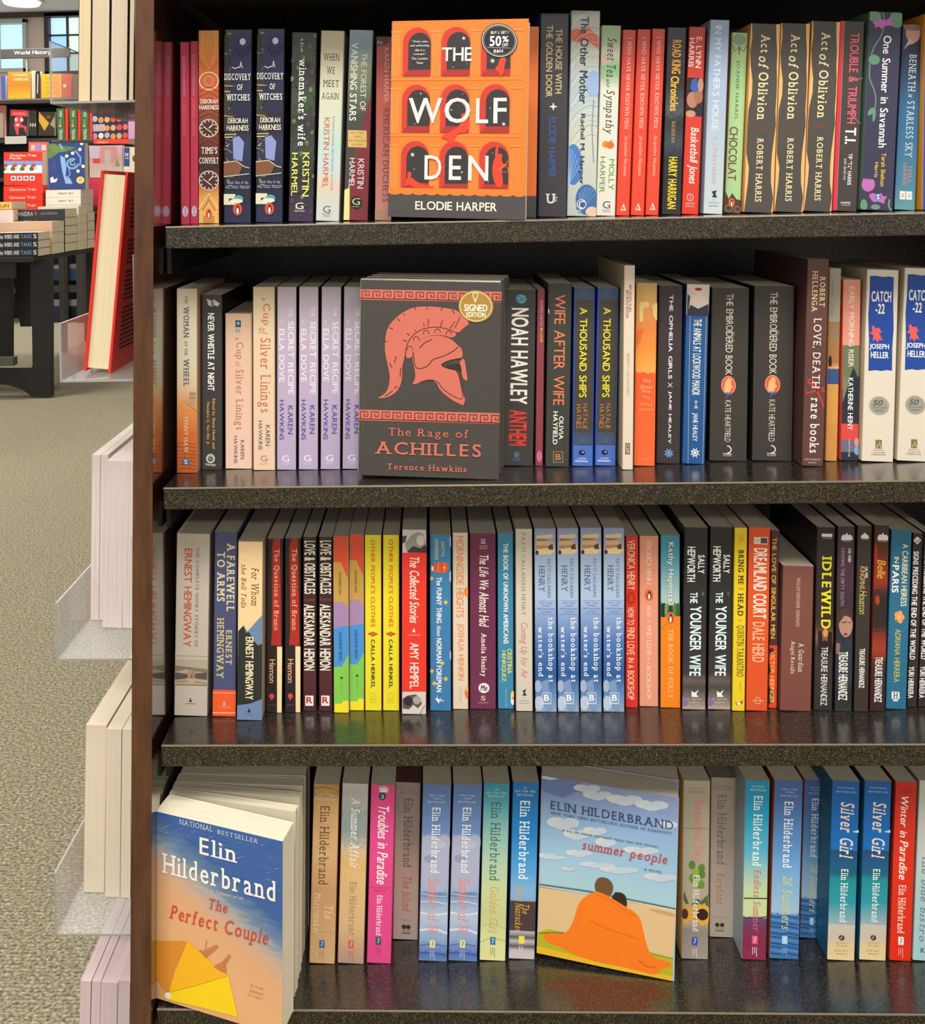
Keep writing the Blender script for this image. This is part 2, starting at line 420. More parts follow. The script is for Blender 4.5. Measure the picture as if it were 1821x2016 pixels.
wit = [('b',x,x+_rr.randint(8,34),y,y+_rr.randint(4,9),_rr.choice(['#8a8058','#6a6048','#a8986a','#3a3c40','#c0b080'])) for x,y in [(398+_rr.randint(0,50)+(30 if 900<yy<1000 or 560<yy<660 else 0),yy) for yy in range(180,1400,13)]]+[('p',[(400,200),(440,220),(430,300),(450,420),(420,480),(470,560),(440,620),(480,700),(430,780),(500,830),(460,900),(400,960)],'#34322e'),
  ('e',548,250,62,52,'#2a2f66'),('c',548,250,52,46,6,'#3c4890'),('e',548,250,24,27,'#d4d8e4')]+[('l',[(548+50*math.cos(a),270+50*math.sin(a)),(548+80*math.cos(a),280+95*math.sin(a))],7,'#1b2150') for a in (.3,.7,1.1,1.6,2.0,2.5)]+[
  ('p',[(470,1005),(520,990),(560,1040),(545,1190),(475,1170)],'#8592c4'),('p',[(400,1190),(520,1190),(545,1235),(520,1290),(400,1310)],'#7a5038'),('l',[(400,1200),(500,1185),(560,1230),(600,1240)],8,'#c8b888'),('l',[(400,1310),(600,1285)],8,'#b8b0a0'),
  ('l',[(405,980),(500,975)],9,'#b8a878'),('l',[(405,1000),(470,998)],9,'#c8b888'),('l',[(400,830),(470,840)],8,'#a89868'),('l',[(405,595),(470,600)],9,'#a89868'),('l',[(405,640),(450,642)],7,'#c8b888'),('l',[(400,340),(425,350)],8,'#989078'),
  ('b',400,490,1445,1530,'#d8d4b4'),('b',440,470,1480,1500,'#3a3a34'),('e',515,1482,38,28,'#5a98a0'),('e',500,1500,50,18,'#e0dcc0')]+penguin(508,1565,36,48,'#d84a34')+[
  ('T','A',520,550,408,455,'#f0ece4','hrb'),('l',[(465,450),(490,462),(520,448)],7,'#f0ece4'),('T','DISCOVERY',405,613,500,552,'#f0ece4','hrb'),('T','OF',505,548,585,630,'#f0ece4','hrb'),('T','WITCHES',420,603,662,712,'#f0ece4','hrb'),
  ('T','DEBORAH',432,588,850,890,'#ece4d0','hb'),('T','HARKNESS',423,595,905,948,'#ece4d0','hb'),('T','Book One of the',430,592,1342,1366,'#a8b4d0','h'),('T','ALL SOULS TRILOGY',418,605,1378,1402,'#a8b4d0','h')]
b = S(1,'A',(405,155),(620,155),(397,1670),(611,1670),[(0,'#3a3f50'),(.12,'#2a2e56'),(.3,'#242848'),(.5,'#1c1f30'),(.6,'#2a3050'),(.8,'#1f2232'),(1,'#282c4a')],wit,side='#12131c',noise=.12,nscale=14,
  label='left of the two dark blue paperbacks with a sun face and old city spires',group='dark blue fantasy paperbacks with a sun face',Y=.07)
C(b,'A',(660,149),(876,149),(645,1668),(859,1668),'right of the two dark blue paperbacks with a sun face and old city spires')
S(1,'A',(932,178),(1122,178),(900,1664),(1098,1664),[(0,'#3c3440'),(.1,'#48543c'),(.2,'#302e2c'),(.35,'#3c4c38'),(.5,'#302c30'),(.62,'#3c4638'),(.75,'#2c2a2c'),(1,'#40304a')],
  [('e',925+(k*67)%190,200+(k*113)%1440,9+(k*7)%9,12+(k*5)%12,['#5a7048','#3c4a38','#4c3c54','#6a8450','#2c3030','#54405c'][(k*5)%6]) for k in range(110)]+[
  ('T','the',1000,1022,225,335,'#dce0d4','r'),("T","winemaker's wife",983,1044,385,1070,'#eef0e4','rb'),('T','KRISTIN',1012,1066,1122,1468,'#d4dc68','b'),('T','HARMEL',928,974,1125,1465,'#d4dc68','b'),('T','G',958,1022,1516,1568,'#ece8dc','hr'),('T','GALLERY BOOKS',950,1030,1576,1588,'#ece8dc','h')],
  side='#1c1e1a',noise=.35,nscale=24,label='dark green paperback with vine leaves and pale yellow author lettering',Y=.07)
S(1,'A',(1152,165),(1345,165),(1115,1664),(1299,1664),[(0,'#c4b89c'),(.2,'#d2caae'),(.45,'#c8d0bc'),(.6,'#b8d0ca'),(.72,'#bcd0d0'),(.82,'#d8c4b0'),(.9,'#c8ccc4'),(1,'#c4ccc8')],
  [('T','WHEN',1170,1305,345,400,'#3c3832','hrt'),('T','WE',1198,1265,450,505,'#3c3832','hrt'),('T','MEET',1170,1300,555,608,'#3c3832','hrt'),('T','AGAIN',1158,1300,655,705,'#3c3832','hrt'),
   ('T','KRISTIN HARMEL',1173,1219,850,1408,'#cc5c3c'),('T','INTERNATIONAL BESTSELLING AUTHOR',1240,1256,838,1425,'#8c8c80'),('T','G',1172,1232,1546,1602,'#566060','hr'),('T','GALLERY',1165,1238,1606,1616,'#566060','h'),('T','BOOKS',1178,1228,1622,1632,'#566060','h')],
  side='#c8c0a8',noise=.05,label='pale cream and aqua paperback with thin black capitals stacked on the spine',Y=.07)
S(1,'A',(1375,160),(1570,160),(1332,1668),(1520,1668),[(0,'#90a4aa'),(.1,'#8098a8'),(.2,'#8e9476'),(.32,'#66705a'),(.45,'#454842'),(.58,'#44443e'),(.7,'#4a423e'),(1,'#4a403c')],
  [('p',[(1560,640),(1500,850),(1430,1100),(1400,1300),(1378,1420),(1378,1668),(1520,1668),(1545,1000)],'#7c2e36'),('p',[(1338,1430),(1380,1410),(1378,1668),(1332,1668)],'#dcdc90'),
   ('T','THE FOREST OF',1466,1512,340,800,'#dde0d0'),('T','VANISHING STARS',1382,1438,262,880,'#e8e8dc','b'),('b',1365,1515,955,1090,'#d4b468'),('T','NEW YORK',1385,1490,968,984,'#8a6a30','h'),('T','TIMES',1408,1470,998,1014,'#8a6a30','h'),('T','BESTSELLING',1372,1508,1030,1046,'#8a6a30','h'),('T','AUTHOR',1395,1485,1060,1076,'#8a6a30','h'),
   ('T','KRISTIN',1442,1492,1180,1415,'#e4dcd0'),('T','HARMEL',1376,1420,1175,1412,'#e4dcd0'),('e',1432,1530,44,54,'#1e1e1a'),('T','G',1400,1462,1492,1545,'#c8cc98','hr'),('T','GALLERY',1402,1460,1555,1564,'#c8cc98','h')],
  side='#5a6470',label='green, slate and red paperback with a small yellow banner on the spine',Y=.07,noise=.12)
S(1,'A',(1590,208),(1715,208),(1575,1660),(1705,1660),[(0,'#a4463f'),(.4,'#b4584e'),(.8,'#c27a70'),(.95,'#c08478'),(1,'#a87060')],
  [('p',[(1590,208),(1700,208),(1690,250),(1650,280),(1590,285)],'#5c2824'),('T','P.S.',1598,1640,245,268,'#d8c8c0','hb'),('T','KAREN HARPER',1650,1688,295,730,'#dc9e98'),('T','AMERICAN DUCHESS',1640,1684,760,1515,'#7c3a34','r'),('b',1576,1705,1580,1660,'#b08470')],
  side='#7a3a34',label='dusty red paperback half hidden by the orange face-out book',Y=.07)
# ---- orange face-out book
def wolf():
    q=[(122,130),(1195,62),(1165,1640),(97,1648)]
    def P(u,v):
        w=[(1-u)*(1-v),u*(1-v),u*v,(1-u)*v]; return (sum(a*b[0] for a,b in zip(w,q)),sum(a*b[1] for a,b in zip(w,q)))
    o=[]
    for cx in (.035,.335,.625,.925):
        for r in range(3):
            v0=[.035,.325,.615][r]; v1=v0+.245
            for k in range(5):
                u=cx-.026+k*.013
                o.append(('l',[P(u,v0+.03),P(u,v1)],5,'#ff9a50'))
            o.append(('l',[P(cx-.045,v0+.02),P(cx+.045,v0+.02)],9,'#ff9a50'))
    for v in (.3,.585):
        o.append(('l',[P(0,v),P(.96,v)],5,'#ff9a50'))
    for c,(u0,u1) in enumerate(((.09,.297),(.375,.584),(.665,.875))):
        for r,(v0,v1) in enumerate(((.035,.282),(.325,.568),(.612,.858))):
            um=(u0+u1)/2; R=(u1-u0)/2
            arc=[P(um-R*math.cos(a),v0+.075-.075*math.sin(a)) for a in [math.pi*k/14 for k in range(15)]]
            o.append(('p',[P(u0,v1)]+arc+[P(u1,v1)],'#c83a30'))
            a0,a1=u0+.04,u1; um=(a0+a1)/2; R=(a1-a0)/2; w0=v0+.026
            arc=[P(um-R*math.cos(a),w0+.062-.062*math.sin(a)) for a in [math.pi*k/14 for k in range(15)]]
            o.append(('p',[P(u0,v1),P(a0,v1-.032),P(a1,v1-.032),P(a1,v1)],'#a8322e'))
            o.append(('p',[P(a0,v1-.032)]+arc+[P(a1,v1-.032)],'#363436'))
    def star(x,y,r,c='#f0e4d8'):
        o.append(('p',[(x+(r if k%2==0 else r*.3)*math.cos(k*math.pi/8),y+(r if k%2==0 else r*.3)*math.sin(k*math.pi/8)) for k in range(16)],c))
    for x,y,r in ((695,238,18),(918,405,22),(1003,895,18),(292,1160,20),(357,683,9),(597,800,9),(680,1283,10),(684,673,5),(612,465,6),(308,918,6),(900,775,6),(305,1272,7),(718,436,5),(920,1125,5),(885,1352,6)): star(x,y,r)
    # band with scallops
    o.append(('p',[P(0,.875),P(1,.872),P(1,1),P(0,1)],'#4b4847'))
    for k in range(11):
        u=(k+.5)/11; c=P(u,.872); o.append(('e',c[0],c[1],52,22,'#ff7c30'))
    o.append(('p',[P(0,.852),P(1,.85),P(1,.872),P(0,.875)],'#ff7c30'))
    fig='#e8432c'; nf=len(o)
    o+= [('e',695,842,20,20,fig),('p',[(680,862),(720,850),(738,880),(735,970),(640,980),(620,1020),(608,1085),(585,1075),(575,1030),(505,1018),(560,985),(660,930),(672,880)],fig),
         ('p',[(955,1040),(965,1045),(958,1150),(985,1130),(995,1150),(985,1170),(1000,1215),(1045,1205),(1000,1235),(985,1260),(1002,1370),(975,1400),(935,1375),(912,1270),(925,1180),(940,1160),(935,1120)],fig),('e',975,1147,17,20,fig),
         ('c',1005,1250,32,22,4,'#c8785a'),('l',[(985,1240),(1040,1180)],4,'#e87a50'),
         ('e',268,1313,17,20,fig),('p',[(252,1330),(285,1335),(330,1375),(420,1398),(475,1405),(440,1420),(300,1418),(262,1390),(225,1420),(238,1370)],fig),
         ('p',[(975,375),(1028,375),(1010,440),(1005,500),(975,528),(970,495),(930,470),(960,440)],fig)]
    o=o[:nf]+soft(o[nf:])
    o+= [('T','THE',524,760,312,418,'#f8ece0','hb')]
    for s,x0,x1,y0,y1 in (('W',262,525,716,912),('O',545,745,705,900),('L',790,885,700,895),('F',925,1025,692,890),('D',388,520,1160,1348),('E',580,675,1155,1345),('N',730,885,1150,1345)):
        o.append(('T',s,x0,x1,y0,y1,'#f8ece0','hb')); dx=5; dy=6
        o.append(('T',s,x0+dx,x1-dx,y0+dy,y1-dy,'#b05038','ht'))
    o+= [('T','ELODIE',315,605,1518,1585,'#f4e8dc','hb'),('T','HARPER',640,950,1515,1583,'#f4e8dc','hb')]
    for i,(s,x0,x1) in enumerate((('"Vivid, wise,',290,415),('and unflinching,',273,428),('this is a',312,388),('triumph."',300,398),('The London',285,412),('Times',322,375))):
        o.append(('T',s,x0,x1,270+i*33,288+i*33,'#ece0d8','hb' if i<4 else 'h'))
    o+= [('e',970,245,140,134,'#26262a'),('c',970,245,130,124,5,'#e8e4e0'),('c',970,245,118,113,3,'#9a9896'),('T','BUY 1, GET 1',906,1040,170,196,'#f0ece8','hb'),('T','50',896,985,210,290,'#f0ece8','hB'),('T','%',992,1042,208,255,'#f0ece8','hB'),('T','OFF',992,1038,264,290,'#f0ece8','hb'),('l',[(880,302),(1055,300)],3,'#c8c4c0'),('T','B&N',928,998,314,340,'#f0ece8','hb')]
    return q,o
q,o = wolf()
WOLF = S(1,'B',q[0],q[1],q[3],q[2],'#ff7c30',o,face=True,thick=.024,Y=.02,side='#4b4847',label='orange face-out book with dark arched windows on the cover',dz=0,yaw=-.16)
orange2 = S(1,'B',(170,142),(1275,142),(150,1620),(1248,1620),'#ff7c30',[('p',[(90,1455),(1262,1455),(1248,1620),(90,1620)],'#4b4847')],face=True,thick=.022,Y=.0745,label='orange face-out copy standing behind the orange book with arched windows')
S(1,'C',(105,118),(350,118),(85,1862),(328,1862),'#403e42',[('T','THE HOUSE WITH',234,290,252,805,'#dcc894','b'),('T','THE GOLDEN DOOR',152,208,222,835,'#dcc894','b'),
   ('p',[(215,880),(224,909),(253,918),(224,927),(215,956),(206,927),(177,918),(206,909)],'#e8e4dc'),('T','ELODIE HARPER',176,236,1010,1525,'#3c64b4'),('T','U',150,235,1665,1750,'#e8e4dc','hrB'),('T','SST',215,250,1690,1735,'#e8e4dc','hb')],
  side='#2c4a8c',label='thick charcoal paperback with cream title and blue author lettering',Y=.072)
sw=[]
for k in range(26):
    y=130+k*42; sw.append(('l',[(365,y+120),(430,y+30),(520,y-20),(612,y-10)],4,['#f0ece0','#a8bccc','#d8c8a0','#8fb0d0'][k%4]))
S(1,'C',(370,97),(617,97),(332,1862),(580,1862),[(0,'#b8bcb4'),(.2,'#ccd0c4'),(.4,'#b0c4cc'),(.6,'#ccd0c0'),(1,'#b8c0bc')],
  [('e',420,310,60,60,'#e0604c'),('p',[(440,270),(520,240),(600,320),(605,430),(540,380),(470,340)],'#e87464')]+sw+
  [('e',560,720,70,110,'#9ab4d8'),('e',385,1420,75,175,'#4a7cc0')]+[('l',[(340,1600),(350+18*k,1280+6*k*k)],4,'#a8c4e4') for k in range(6)]+
  [('e',500,1720,95,130,'#3f6ca4')]+[('l',[(430,1840),(440+24*k,1610+5*(k-3)**2)],4,'#88a8cc') for k in range(7)]+[('e',545,1825,55,45,'#e0c0a4'),('l',[(560,850),(545,1100),(560,1400)],7,'#7a88a0'),('b',412,497,1715,1805,'#3a6294'),('c',455,1760,38,40,6,'#f0ece8'),('T','C',430,485,1730,1800,'#f4f0ec','hr'),
   ('T','The Other Mother',442,512,150,895,'#26364a','b'),('T','Rachel M. Harper',432,482,982,1590,'#26364a','b')],
  side='#c4c8c0',noise=.2,nscale=12,label='tall pale paperback with blue shell fans, coral splash and swirling lines',Y=.072)
S(1,'C',(627,222),(798,222),(581,1850),(745,1850),[(0,'#94b888'),(.08,'#a8c09a'),(.15,'#d4d0c4'),(.22,'#8cb888'),(.27,'#98c090'),(.33,'#d8d8cc'),(1,'#dcd8cc')],
  [('e',650,510,30,50,'#dcb8b0'),('e',660,1240,30,30,'#ee8a30'),('e',700,1245,36,32,'#e46c22'),('l',[(700,1212),(725,1205)],7,'#6a8a40'),
   ('T','Sweet Tea',672,752,330,665,'#34342e','ri'),('T','and',668,700,680,750,'#34342e','ri'),('T','Sympathy',640,735,775,1150,'#34342e','ri'),
   ('T','MOLLY',688,735,1365,1630,'#5c9440'),('T','HARPER',610,656,1345,1655,'#5c9440'),('T','G',636,702,1726,1788,'#50504a','hr'),('T','GALLERY',628,708,1798,1806,'#50504a','h'),('T','BOOKS',640,700,1812,1820,'#50504a','h')],
  side='#d8d4c8',noise=.08,label='white paperback with green watercolour patches and two peaches on the spine',Y=.072)
whob=[('T','I WHO HAVE NEVER KNOWN MEN',836,870,325,1108,'#f4c4b0','r'),('T','Jacqueline Harpman',812,848,1170,1515,'#f4c4b0','ri'),('p',[(785,1810),(838,1810),(815,1745)],'#f0c8b8'),('b',800,815,1780,1800,'#d8402c')]
g='three identical thin vermilion paperbacks on the top shelf'
b=S(1,'C',(812,258),(922,258),(750,1852),(868,1852),[(0,'#c84c42'),(.3,'#d84632'),(1,'#e4472e')],whob,label='leftmost of the three thin vermilion paperbacks with white serif spine lettering',group=g,Y=.072)
C(b,'C',(936,255),(1048,255),(878,1850),(992,1850),'middle of the three thin vermilion paperbacks with white serif spine lettering')
C(b,'C',(1062,250),(1172,250),(1003,1848),(1115,1848),'rightmost of the three thin vermilion paperbacks, beside a black one')
S(1,'C',(1190,240),(1355,240),(1140,1832),(1305,1832),[(0,'#3c3c40'),(.3,'#262628'),(.45,'#4a545c'),(.5,'#2c2c30'),(.62,'#3c4650'),(.7,'#26262a'),(1,'#2c2a2c')],
  [('T','ROAD KING',1228,1305,345,632,'#eca83c','B'),('T','Chronicles',1213,1285,655,950,'#f0b838','B'),('T','BLUE RIDGE RUN',1224,1254,1040,1220,'#b48c50','b'),('T','HARRY HARRIGAN',1193,1268,1342,1785,'#f4d030','B')],
  side='#18181a',noise=.2,label='black glossy paperback with narrow orange and yellow capitals',Y=.072)
S(1,'C',(1370,235),(1525,235),(1310,1838),(1455,1838),[(0,'#b83c34'),(.25,'#cc3c2e'),(1,'#d83a28')],
  [('b',1340,1490,670,1000,'#2e2426'),('e',1400,860,50,70,'#b07c60'),('e',1455,830,40,60,'#a06c54'),('p',[(1395,690),(1440,670),(1455,780),(1425,800),(1380,760)],'#3c5cb4'),('e',1475,730,26,60,'#b88c74'),('e',1385,980,45,30,'#c09078'),
   ('T','E. LYNN',1432,1482,320,585,'#f0e4dc','b'),('T','HARRIS',1368,1415,330,580,'#f0e4dc','b'),('T','Basketball Jones',1358,1450,1095,1580,'#f4e8e0','bi'),('c',1383,1695,26,30,6,'#f0c8bc'),('l',[(1383,1675),(1383,1715)],5,'#f0c8bc'),('T','ANCHOR',1340,1425,1740,1755,'#f0c8bc','h'),('T','BOOKS',1345,1420,1765,1778,'#f0c8bc','h')],
  side='#8a2c28',label='red paperback with a photo of smiling faces halfway down the spine',Y=.072)
S(1,'C',(1550,175),(1728,175),(1494,1830),(1661,1830),[(0,'#94a6c6'),(.4,'#a4b6d0'),(.75,'#b4c6d0'),(1,'#c4d0d0')],
  [('T',"IN MY FATHER'S HOUSE",1580,1640,225,1115,'#d8e2ec','t'),('T','E. LYNN HARRIS',1572,1608,1175,1580,'#cc98a0','t'),('p',[(1565,1640),(1612,1628),(1598,1660),(1615,1690),(1570,1690),(1580,1665)],'#243038'),('T','ST.',1575,1600,1708,1716,'#606870','h'),("T","MARTIN'S",1535,1630,1732,1742,'#606870','h'),('T','GRIFFIN',1540,1625,1758,1768,'#606870','h')],
  side='#9098ac',label='pale blue paperback with thin white capitals, taller than the green one beside it',Y=.066)
S(1,'D',(175,283),(321,283),(112,1810),(252,1810),'#a6ca90',
  [('e',240,340,60,50,'#88a488'),('l',[(180,390),(200,440),(235,410),(280,440),(310,385)],12,'#8a8058'),('p',[(230,400),(252,400),(242,490)],'#7a6c48'),
   ('p',[(110,1625),(150,1690),(180,1640),(215,1690),(258,1700),(252,1810),(112,1810)],'#4c3c30'),('c',150,1770,30,26,5,'#a08c70'),('c',225,1775,26,24,5,'#a08c70')]+penguin(175,1722,26,38)+
  [('T','JOANNE HARRIS',203,238,520,1010,'#4c6c50','r'),('T','CHOCOLAT',148,222,1080,1535,'#6c4a30','b')],side='#b88c50',label='short pale green paperback with an ornate brown foot',Y=.078)
def torn(xl0,xl1,side,seed,c='#eab474'):
    r=random.Random(seed); pts=[];n=13
    for i in range(n+1):
        t=i/n; pts.append((xl0+(xl1-xl0)*t+side*r.choice([2,6,14,30,26,10]),200+1600*t))
    return ('p',[(xl0-side*8,200)]+pts+[(xl1-side*8,1800)],c)
act=[torn(345,272,1,4),torn(585,532,-1,9),('T','Act',425,500,300,455,'#f0dcac','rb'),('T','of',405,490,485,590,'#f0dcac','rbi'),('T','Oblivion',398,482,620,1022,'#f0dcac','rb'),('l',[(385,1100),(472,1104)],4,'#a83c30'),('T','HARPER',388,468,1084,1093,'#a83c30','h'),('T','ROBERT HARRIS',382,438,1178,1715,'#f0dcac','rb')]
g='three identical dark grey paperbacks with torn orange paper edges'
b=S(1,'D',(345,210),(587,210),(272,1805),(533,1805),'#4e4a45',act,side='#dca25c',label='leftmost of the three dark grey paperbacks with torn orange paper edges',group=g,Y=.072)
C(b,'D',(602,207),(840,207),(538,1802),(783,1802),'middle of the three dark grey paperbacks with torn orange paper edges')
C(b,'D',(862,190),(1102,190),(788,1795),(1026,1795),'rightmost of the three dark grey paperbacks with torn orange paper edges')
S(1,'D',(1106,188),(1310,188),(1030,1790),(1248,1790),'#46403c',[('b',1020,1062,180,1790,'#d8304c') if 0 else ('p',[(1106,188),(1134,188),(1060,1790),(1030,1790)],'#dc2c48'),('l',[(1138,188),(1064,1790)],3,'#c8a8a0'),
   ('T','TROUBLE & TRIUMPH',1172,1248,285,1050,'#e8607c','b'),('T','T.I.',1140,1235,1085,1225,'#f4f0ec','B'),('T','TIP "T.I." HARRIS',1165,1200,1305,1570,'#f0ece8','b'),('T','with david ritz',1128,1155,1345,1530,'#d8d4d0'),('l',[(1240,690),(1270,665),(1300,668)],4,'#a89c94'),('l',[(1230,1000),(1250,1035),(1275,1045)],4,'#a89c94'),('T','HARPER',1102,1190,1712,1730,'#e8e4e0','hb'),('l',[(1105,1740),(1188,1742)],4,'#c8c4c0')],
  side='#8a2434',label='dark brown paperback with a red stripe and pink capitals',Y=.072)
vine='#68947a'; fl='#c06cb4'
S(1,'D',(1355,112),(1628,112),(1270,1776),(1550,1776),'#3d3b54',soft([('e',1390,150,60,45,vine),('e',1580,170,60,70,vine),('l',[(1465,112),(1480,200),(1450,320),(1390,400),(1365,480),(1350,600),(1350,680),(1400,790),(1405,900),(1375,960)],10,vine),('e',1390,515,48,42,vine),('p',[(1330,990),(1345,930),(1400,910),(1380,970)],vine),('p',[(1375,1050),(1375,960),(1405,920),(1400,1010)],vine),
   ('p',[(1370,200),(1440,185),(1420,150),(1480,190),(1540,145),(1530,195),(1560,225),(1500,225),(1470,235),(1450,260),(1430,230),(1400,255),(1395,220)],fl),
   ('e',1335,1570,55,55,'#b068ac'),('p',[(1290,1500),(1330,1540),(1385,1510),(1400,1580),(1350,1620),(1290,1610)],fl),('p',[(1335,1650),(1390,1630),(1420,1660),(1450,1625),(1460,1660),(1505,1655),(1475,1690),(1480,1725),(1420,1700),(1380,1715)],fl),('e',1300,1740,30,50,vine),('e',1400,1750,40,22,vine),('l',[(1520,1680),(1510,1740),(1540,1776)],16,vine)],1)+[
   ('e',1422,1665,26,28,'#3a80bc'),('T','S',1410,1434,1645,1685,'#f0f0f4','hrb'),
   ('T','One Summer in Savannah',1446,1514,310,1250,'#f6f4f0','b'),('T','Terah Shelton',1446,1484,1295,1575,'#e8c434','b'),('T','Harris',1392,1424,1375,1500,'#e8c434','b')],
  side='#4a6a58',label='tall navy paperback with green vines and pink flowers',Y=.068)
S(1,'D',(1635,215),(1812,215),(1555,1776),(1742,1776),[(0,'#3c3448'),(.13,'#30304c'),(.25,'#2c4060'),(.45,'#34648c'),(.65,'#3c7098'),(.85,'#48809c'),(1,'#64989c')],
  [('e',1720,290,60,80,'#c09484'),('p',[(1640,220),(1812,212),(1812,250),(1740,268),(1650,262)],'#8c5c5c'),('p',[(1640,430),(1690,330),(1740,370),(1680,390)],'#d0a890'),('p',[(1680,400),(1800,330),(1812,460),(1660,450)],'#2c2a48'),
   ('T','BENEATH',1684,1744,470,780,'#c4d4d4','r'),('T','a',1682,1710,800,830,'#c4d4d4','ri'),('T','STARLESS SKY',1660,1722,860,1335,'#c4d4d4','r'),('T','TESSA',1672,1708,1400,1550,'#c48c7c'),('T','HARRIS',1632,1664,1385,1570,'#c48c7c'),('b',1605,1655,1620,1690,'#e8e4e0'),('b',1662,1712,1620,1690,'#e8e4e0'),('T','H',1618,1644,1640,1672,'#706c6c','r'),('T','Q',1676,1702,1640,1672,'#706c6c','r')],
  side='#28385a',noise=.06,label='blue paperback with a pale-hatted woman at the top of the spine',Y=.078)
S(1,'D',(1822,120),(1990,120),(1800,1776),(1970,1776),'#2848b0',[],side='#d89428',label='blue paperback with orange side at the right end of the top shelf',Y=.07)
# ================= row 2
S(2,'E',(172,362),(325,362),(175,1690),(325,1690),[(0,'#ccc0a6'),(.4,'#d4ccb4'),(.52,'#d8c09c'),(.64,'#dc9458'),(.78,'#cc6a30'),(1,'#b85a2a')],
  [('c',250,1210,50,30,2,'#9a7c64'),('c',265,1180,30,22,2,'#9a7c64'),('b',268,316,1105,1185,'#b09880'),('l',[(268,1120),(316,1120)],4,'#6a5648'),('l',[(268,1150),(316,1150)],4,'#6a5648'),('l',[(255,1190),(320,1250)],3,'#6a5648')]
  +[('l',[(176,1480+k*26),(220+((k*37)%50),1474+k*26),(322,1484+k*26)],3,'#7a3418') for k in range(8)]+[('l',[(190+((k*53)%120),1480+k*26),(196+((k*53)%120),1504+k*26)],3,'#7a3418') for k in range(8)]
  +[('e',243,1610,25,25,'#2c6ca8'),('T','S',232,254,1594,1626,'#ece8e0','hb'),('T','THE',236,256,412,470,'#5a6068','r'),('T','WOMAN',226,266,490,715,'#5a6068','rb'),('T','AT THE',234,254,738,842,'#5a6068','r'),('T','WHEEL',226,266,865,1065,'#5a6068','rb'),('T','PENNY HAW',230,258,1285,1545,'#ecd8b4','r')],
  side='#b89474',noise=.05,label='cream and orange paperback with a brick foot, leftmost on the second shelf')
S(2,'E',(358,405),(503,405),(352,1668),(510,1668),'#3b3a3c',[('p',[(392,435),(430,450),(445,440),(488,470),(470,490),(440,478),(425,492),(405,480)],'#c8c4c0'),('e',434,468,10,26,'#7a7470'),
   ('T','NEVER WHISTLE AT NIGHT',400,448,538,1098,'#f4f2ec','B'),('T','Edited by Shane Hawk and',428,456,1155,1515,'#e4a440','b'),('T','Theodore C. Van Alst Jr.',386,413,1175,1490,'#e4a440','b'),('e',420,1588,34,34,'#c8c4bc'),('e',420,1588,20,22,'#3b3a3c'),('c',420,1584,10,12,4,'#c8c4bc'),('T','Vintage',380,460,1622,1644,'#ece8a8','hb')],
  side='#16140f',label='charcoal paperback with a white moth at the top of the spine')
cup=[('T','a',600,622,712,735,'#b86450','ri'),('T','Cup',592,658,748,870,'#c06850','r'),('T','of',600,640,890,925,'#c06850','ri'),('T','Silver Linings',586,658,945,1380,'#c06850','r'),('T','KAREN',637,665,1455,1592,'#44403e'),('T','HAWKINS',588,615,1425,1622,'#44403e')]
S(2,'E',(525,542),(720,542),(526,1660),(722,1660),[(0,'#d0b094'),(.3,'#dcb8a0'),(1,'#e8c4b0')],cup+[('b',600,640,590,640,'#24506c'),('e',620,612,10,12,'#7ab0cc'),('b',604,612,650,678,'#8a7c70'),('b',618,622,650,678,'#8a7c70'),('b',628,634,650,678,'#8a7c70')],
  side='#b89a88',label='short pink-cream paperback lower than its neighbours on the second shelf',page='#b0a690')
cup2=[('T','a',792,815,425,448,'#b86450','ri'),('T','Cup',785,852,470,625,'#c06850','r'),('T','of',770,830,645,690,'#c06850','ri'),('T','Silver Linings',757,855,718,1255,'#c06850','r'),('T','KAREN',818,850,1345,1495,'#44403e'),('T','HAWKINS',766,795,1315,1525,'#44403e'),('T','G',782,830,1565,1608,'#c06850','hr'),('T','GALLERY',775,835,1622,1630,'#c06850','h')]
S(2,'E',(725,350),(883,350),(728,1670),(887,1670),[(0,'#d4c09c'),(.3,'#dcc4a4'),(1,'#e4c4ac')],cup2,side='#c8b090',label='tall cream paperback with rust-red serif title, left of the lilac copies')
sec=[('T','THE',985,1015,490,565,'#dcd6dc'),('T','SECRET RECIPE',980,1022,598,1125,'#e4dee4','b'),('T','of',918,945,588,625,'#dcd6dc','ri'),('T','ELLA DOVE',915,955,652,1035,'#e4dee4','b'),('T','KAREN',978,1015,1205,1412,'#544a98','b'),('T','HAWKINS',918,950,1165,1455,'#544a98','b'),('T','G',936,990,1565,1610,'#f0ecf0','hr'),('T','GALLERY',930,998,1616,1622,'#f0ecf0','h'),('T','BOOKS',940,988,1628,1634,'#f0ecf0','h')]
g='four identical lilac paperbacks on the second shelf'
b=S(2,'E',(900,350),(1042,350),(897,1668),(1040,1668),[(0,'#bcb0bc'),(.3,'#b8a8c0'),(1,'#b4a4c4')],sec,side='#221a20',label='leftmost of the four lilac paperbacks, beside a cream one',group=g)
C(b,'E',(1056,350),(1203,350),(1054,1666),(1198,1666),'second from the left of the four lilac paperbacks')
C(b,'E',(1222,350),(1364,350),(1212,1664),(1358,1664),'third from the left of the four lilac paperbacks')
C(b,'E',(1382,350),(1530,350),(1370,1662),(1518,1662),'rightmost of the four lilac paperbacks, partly behind the dark helmet book')
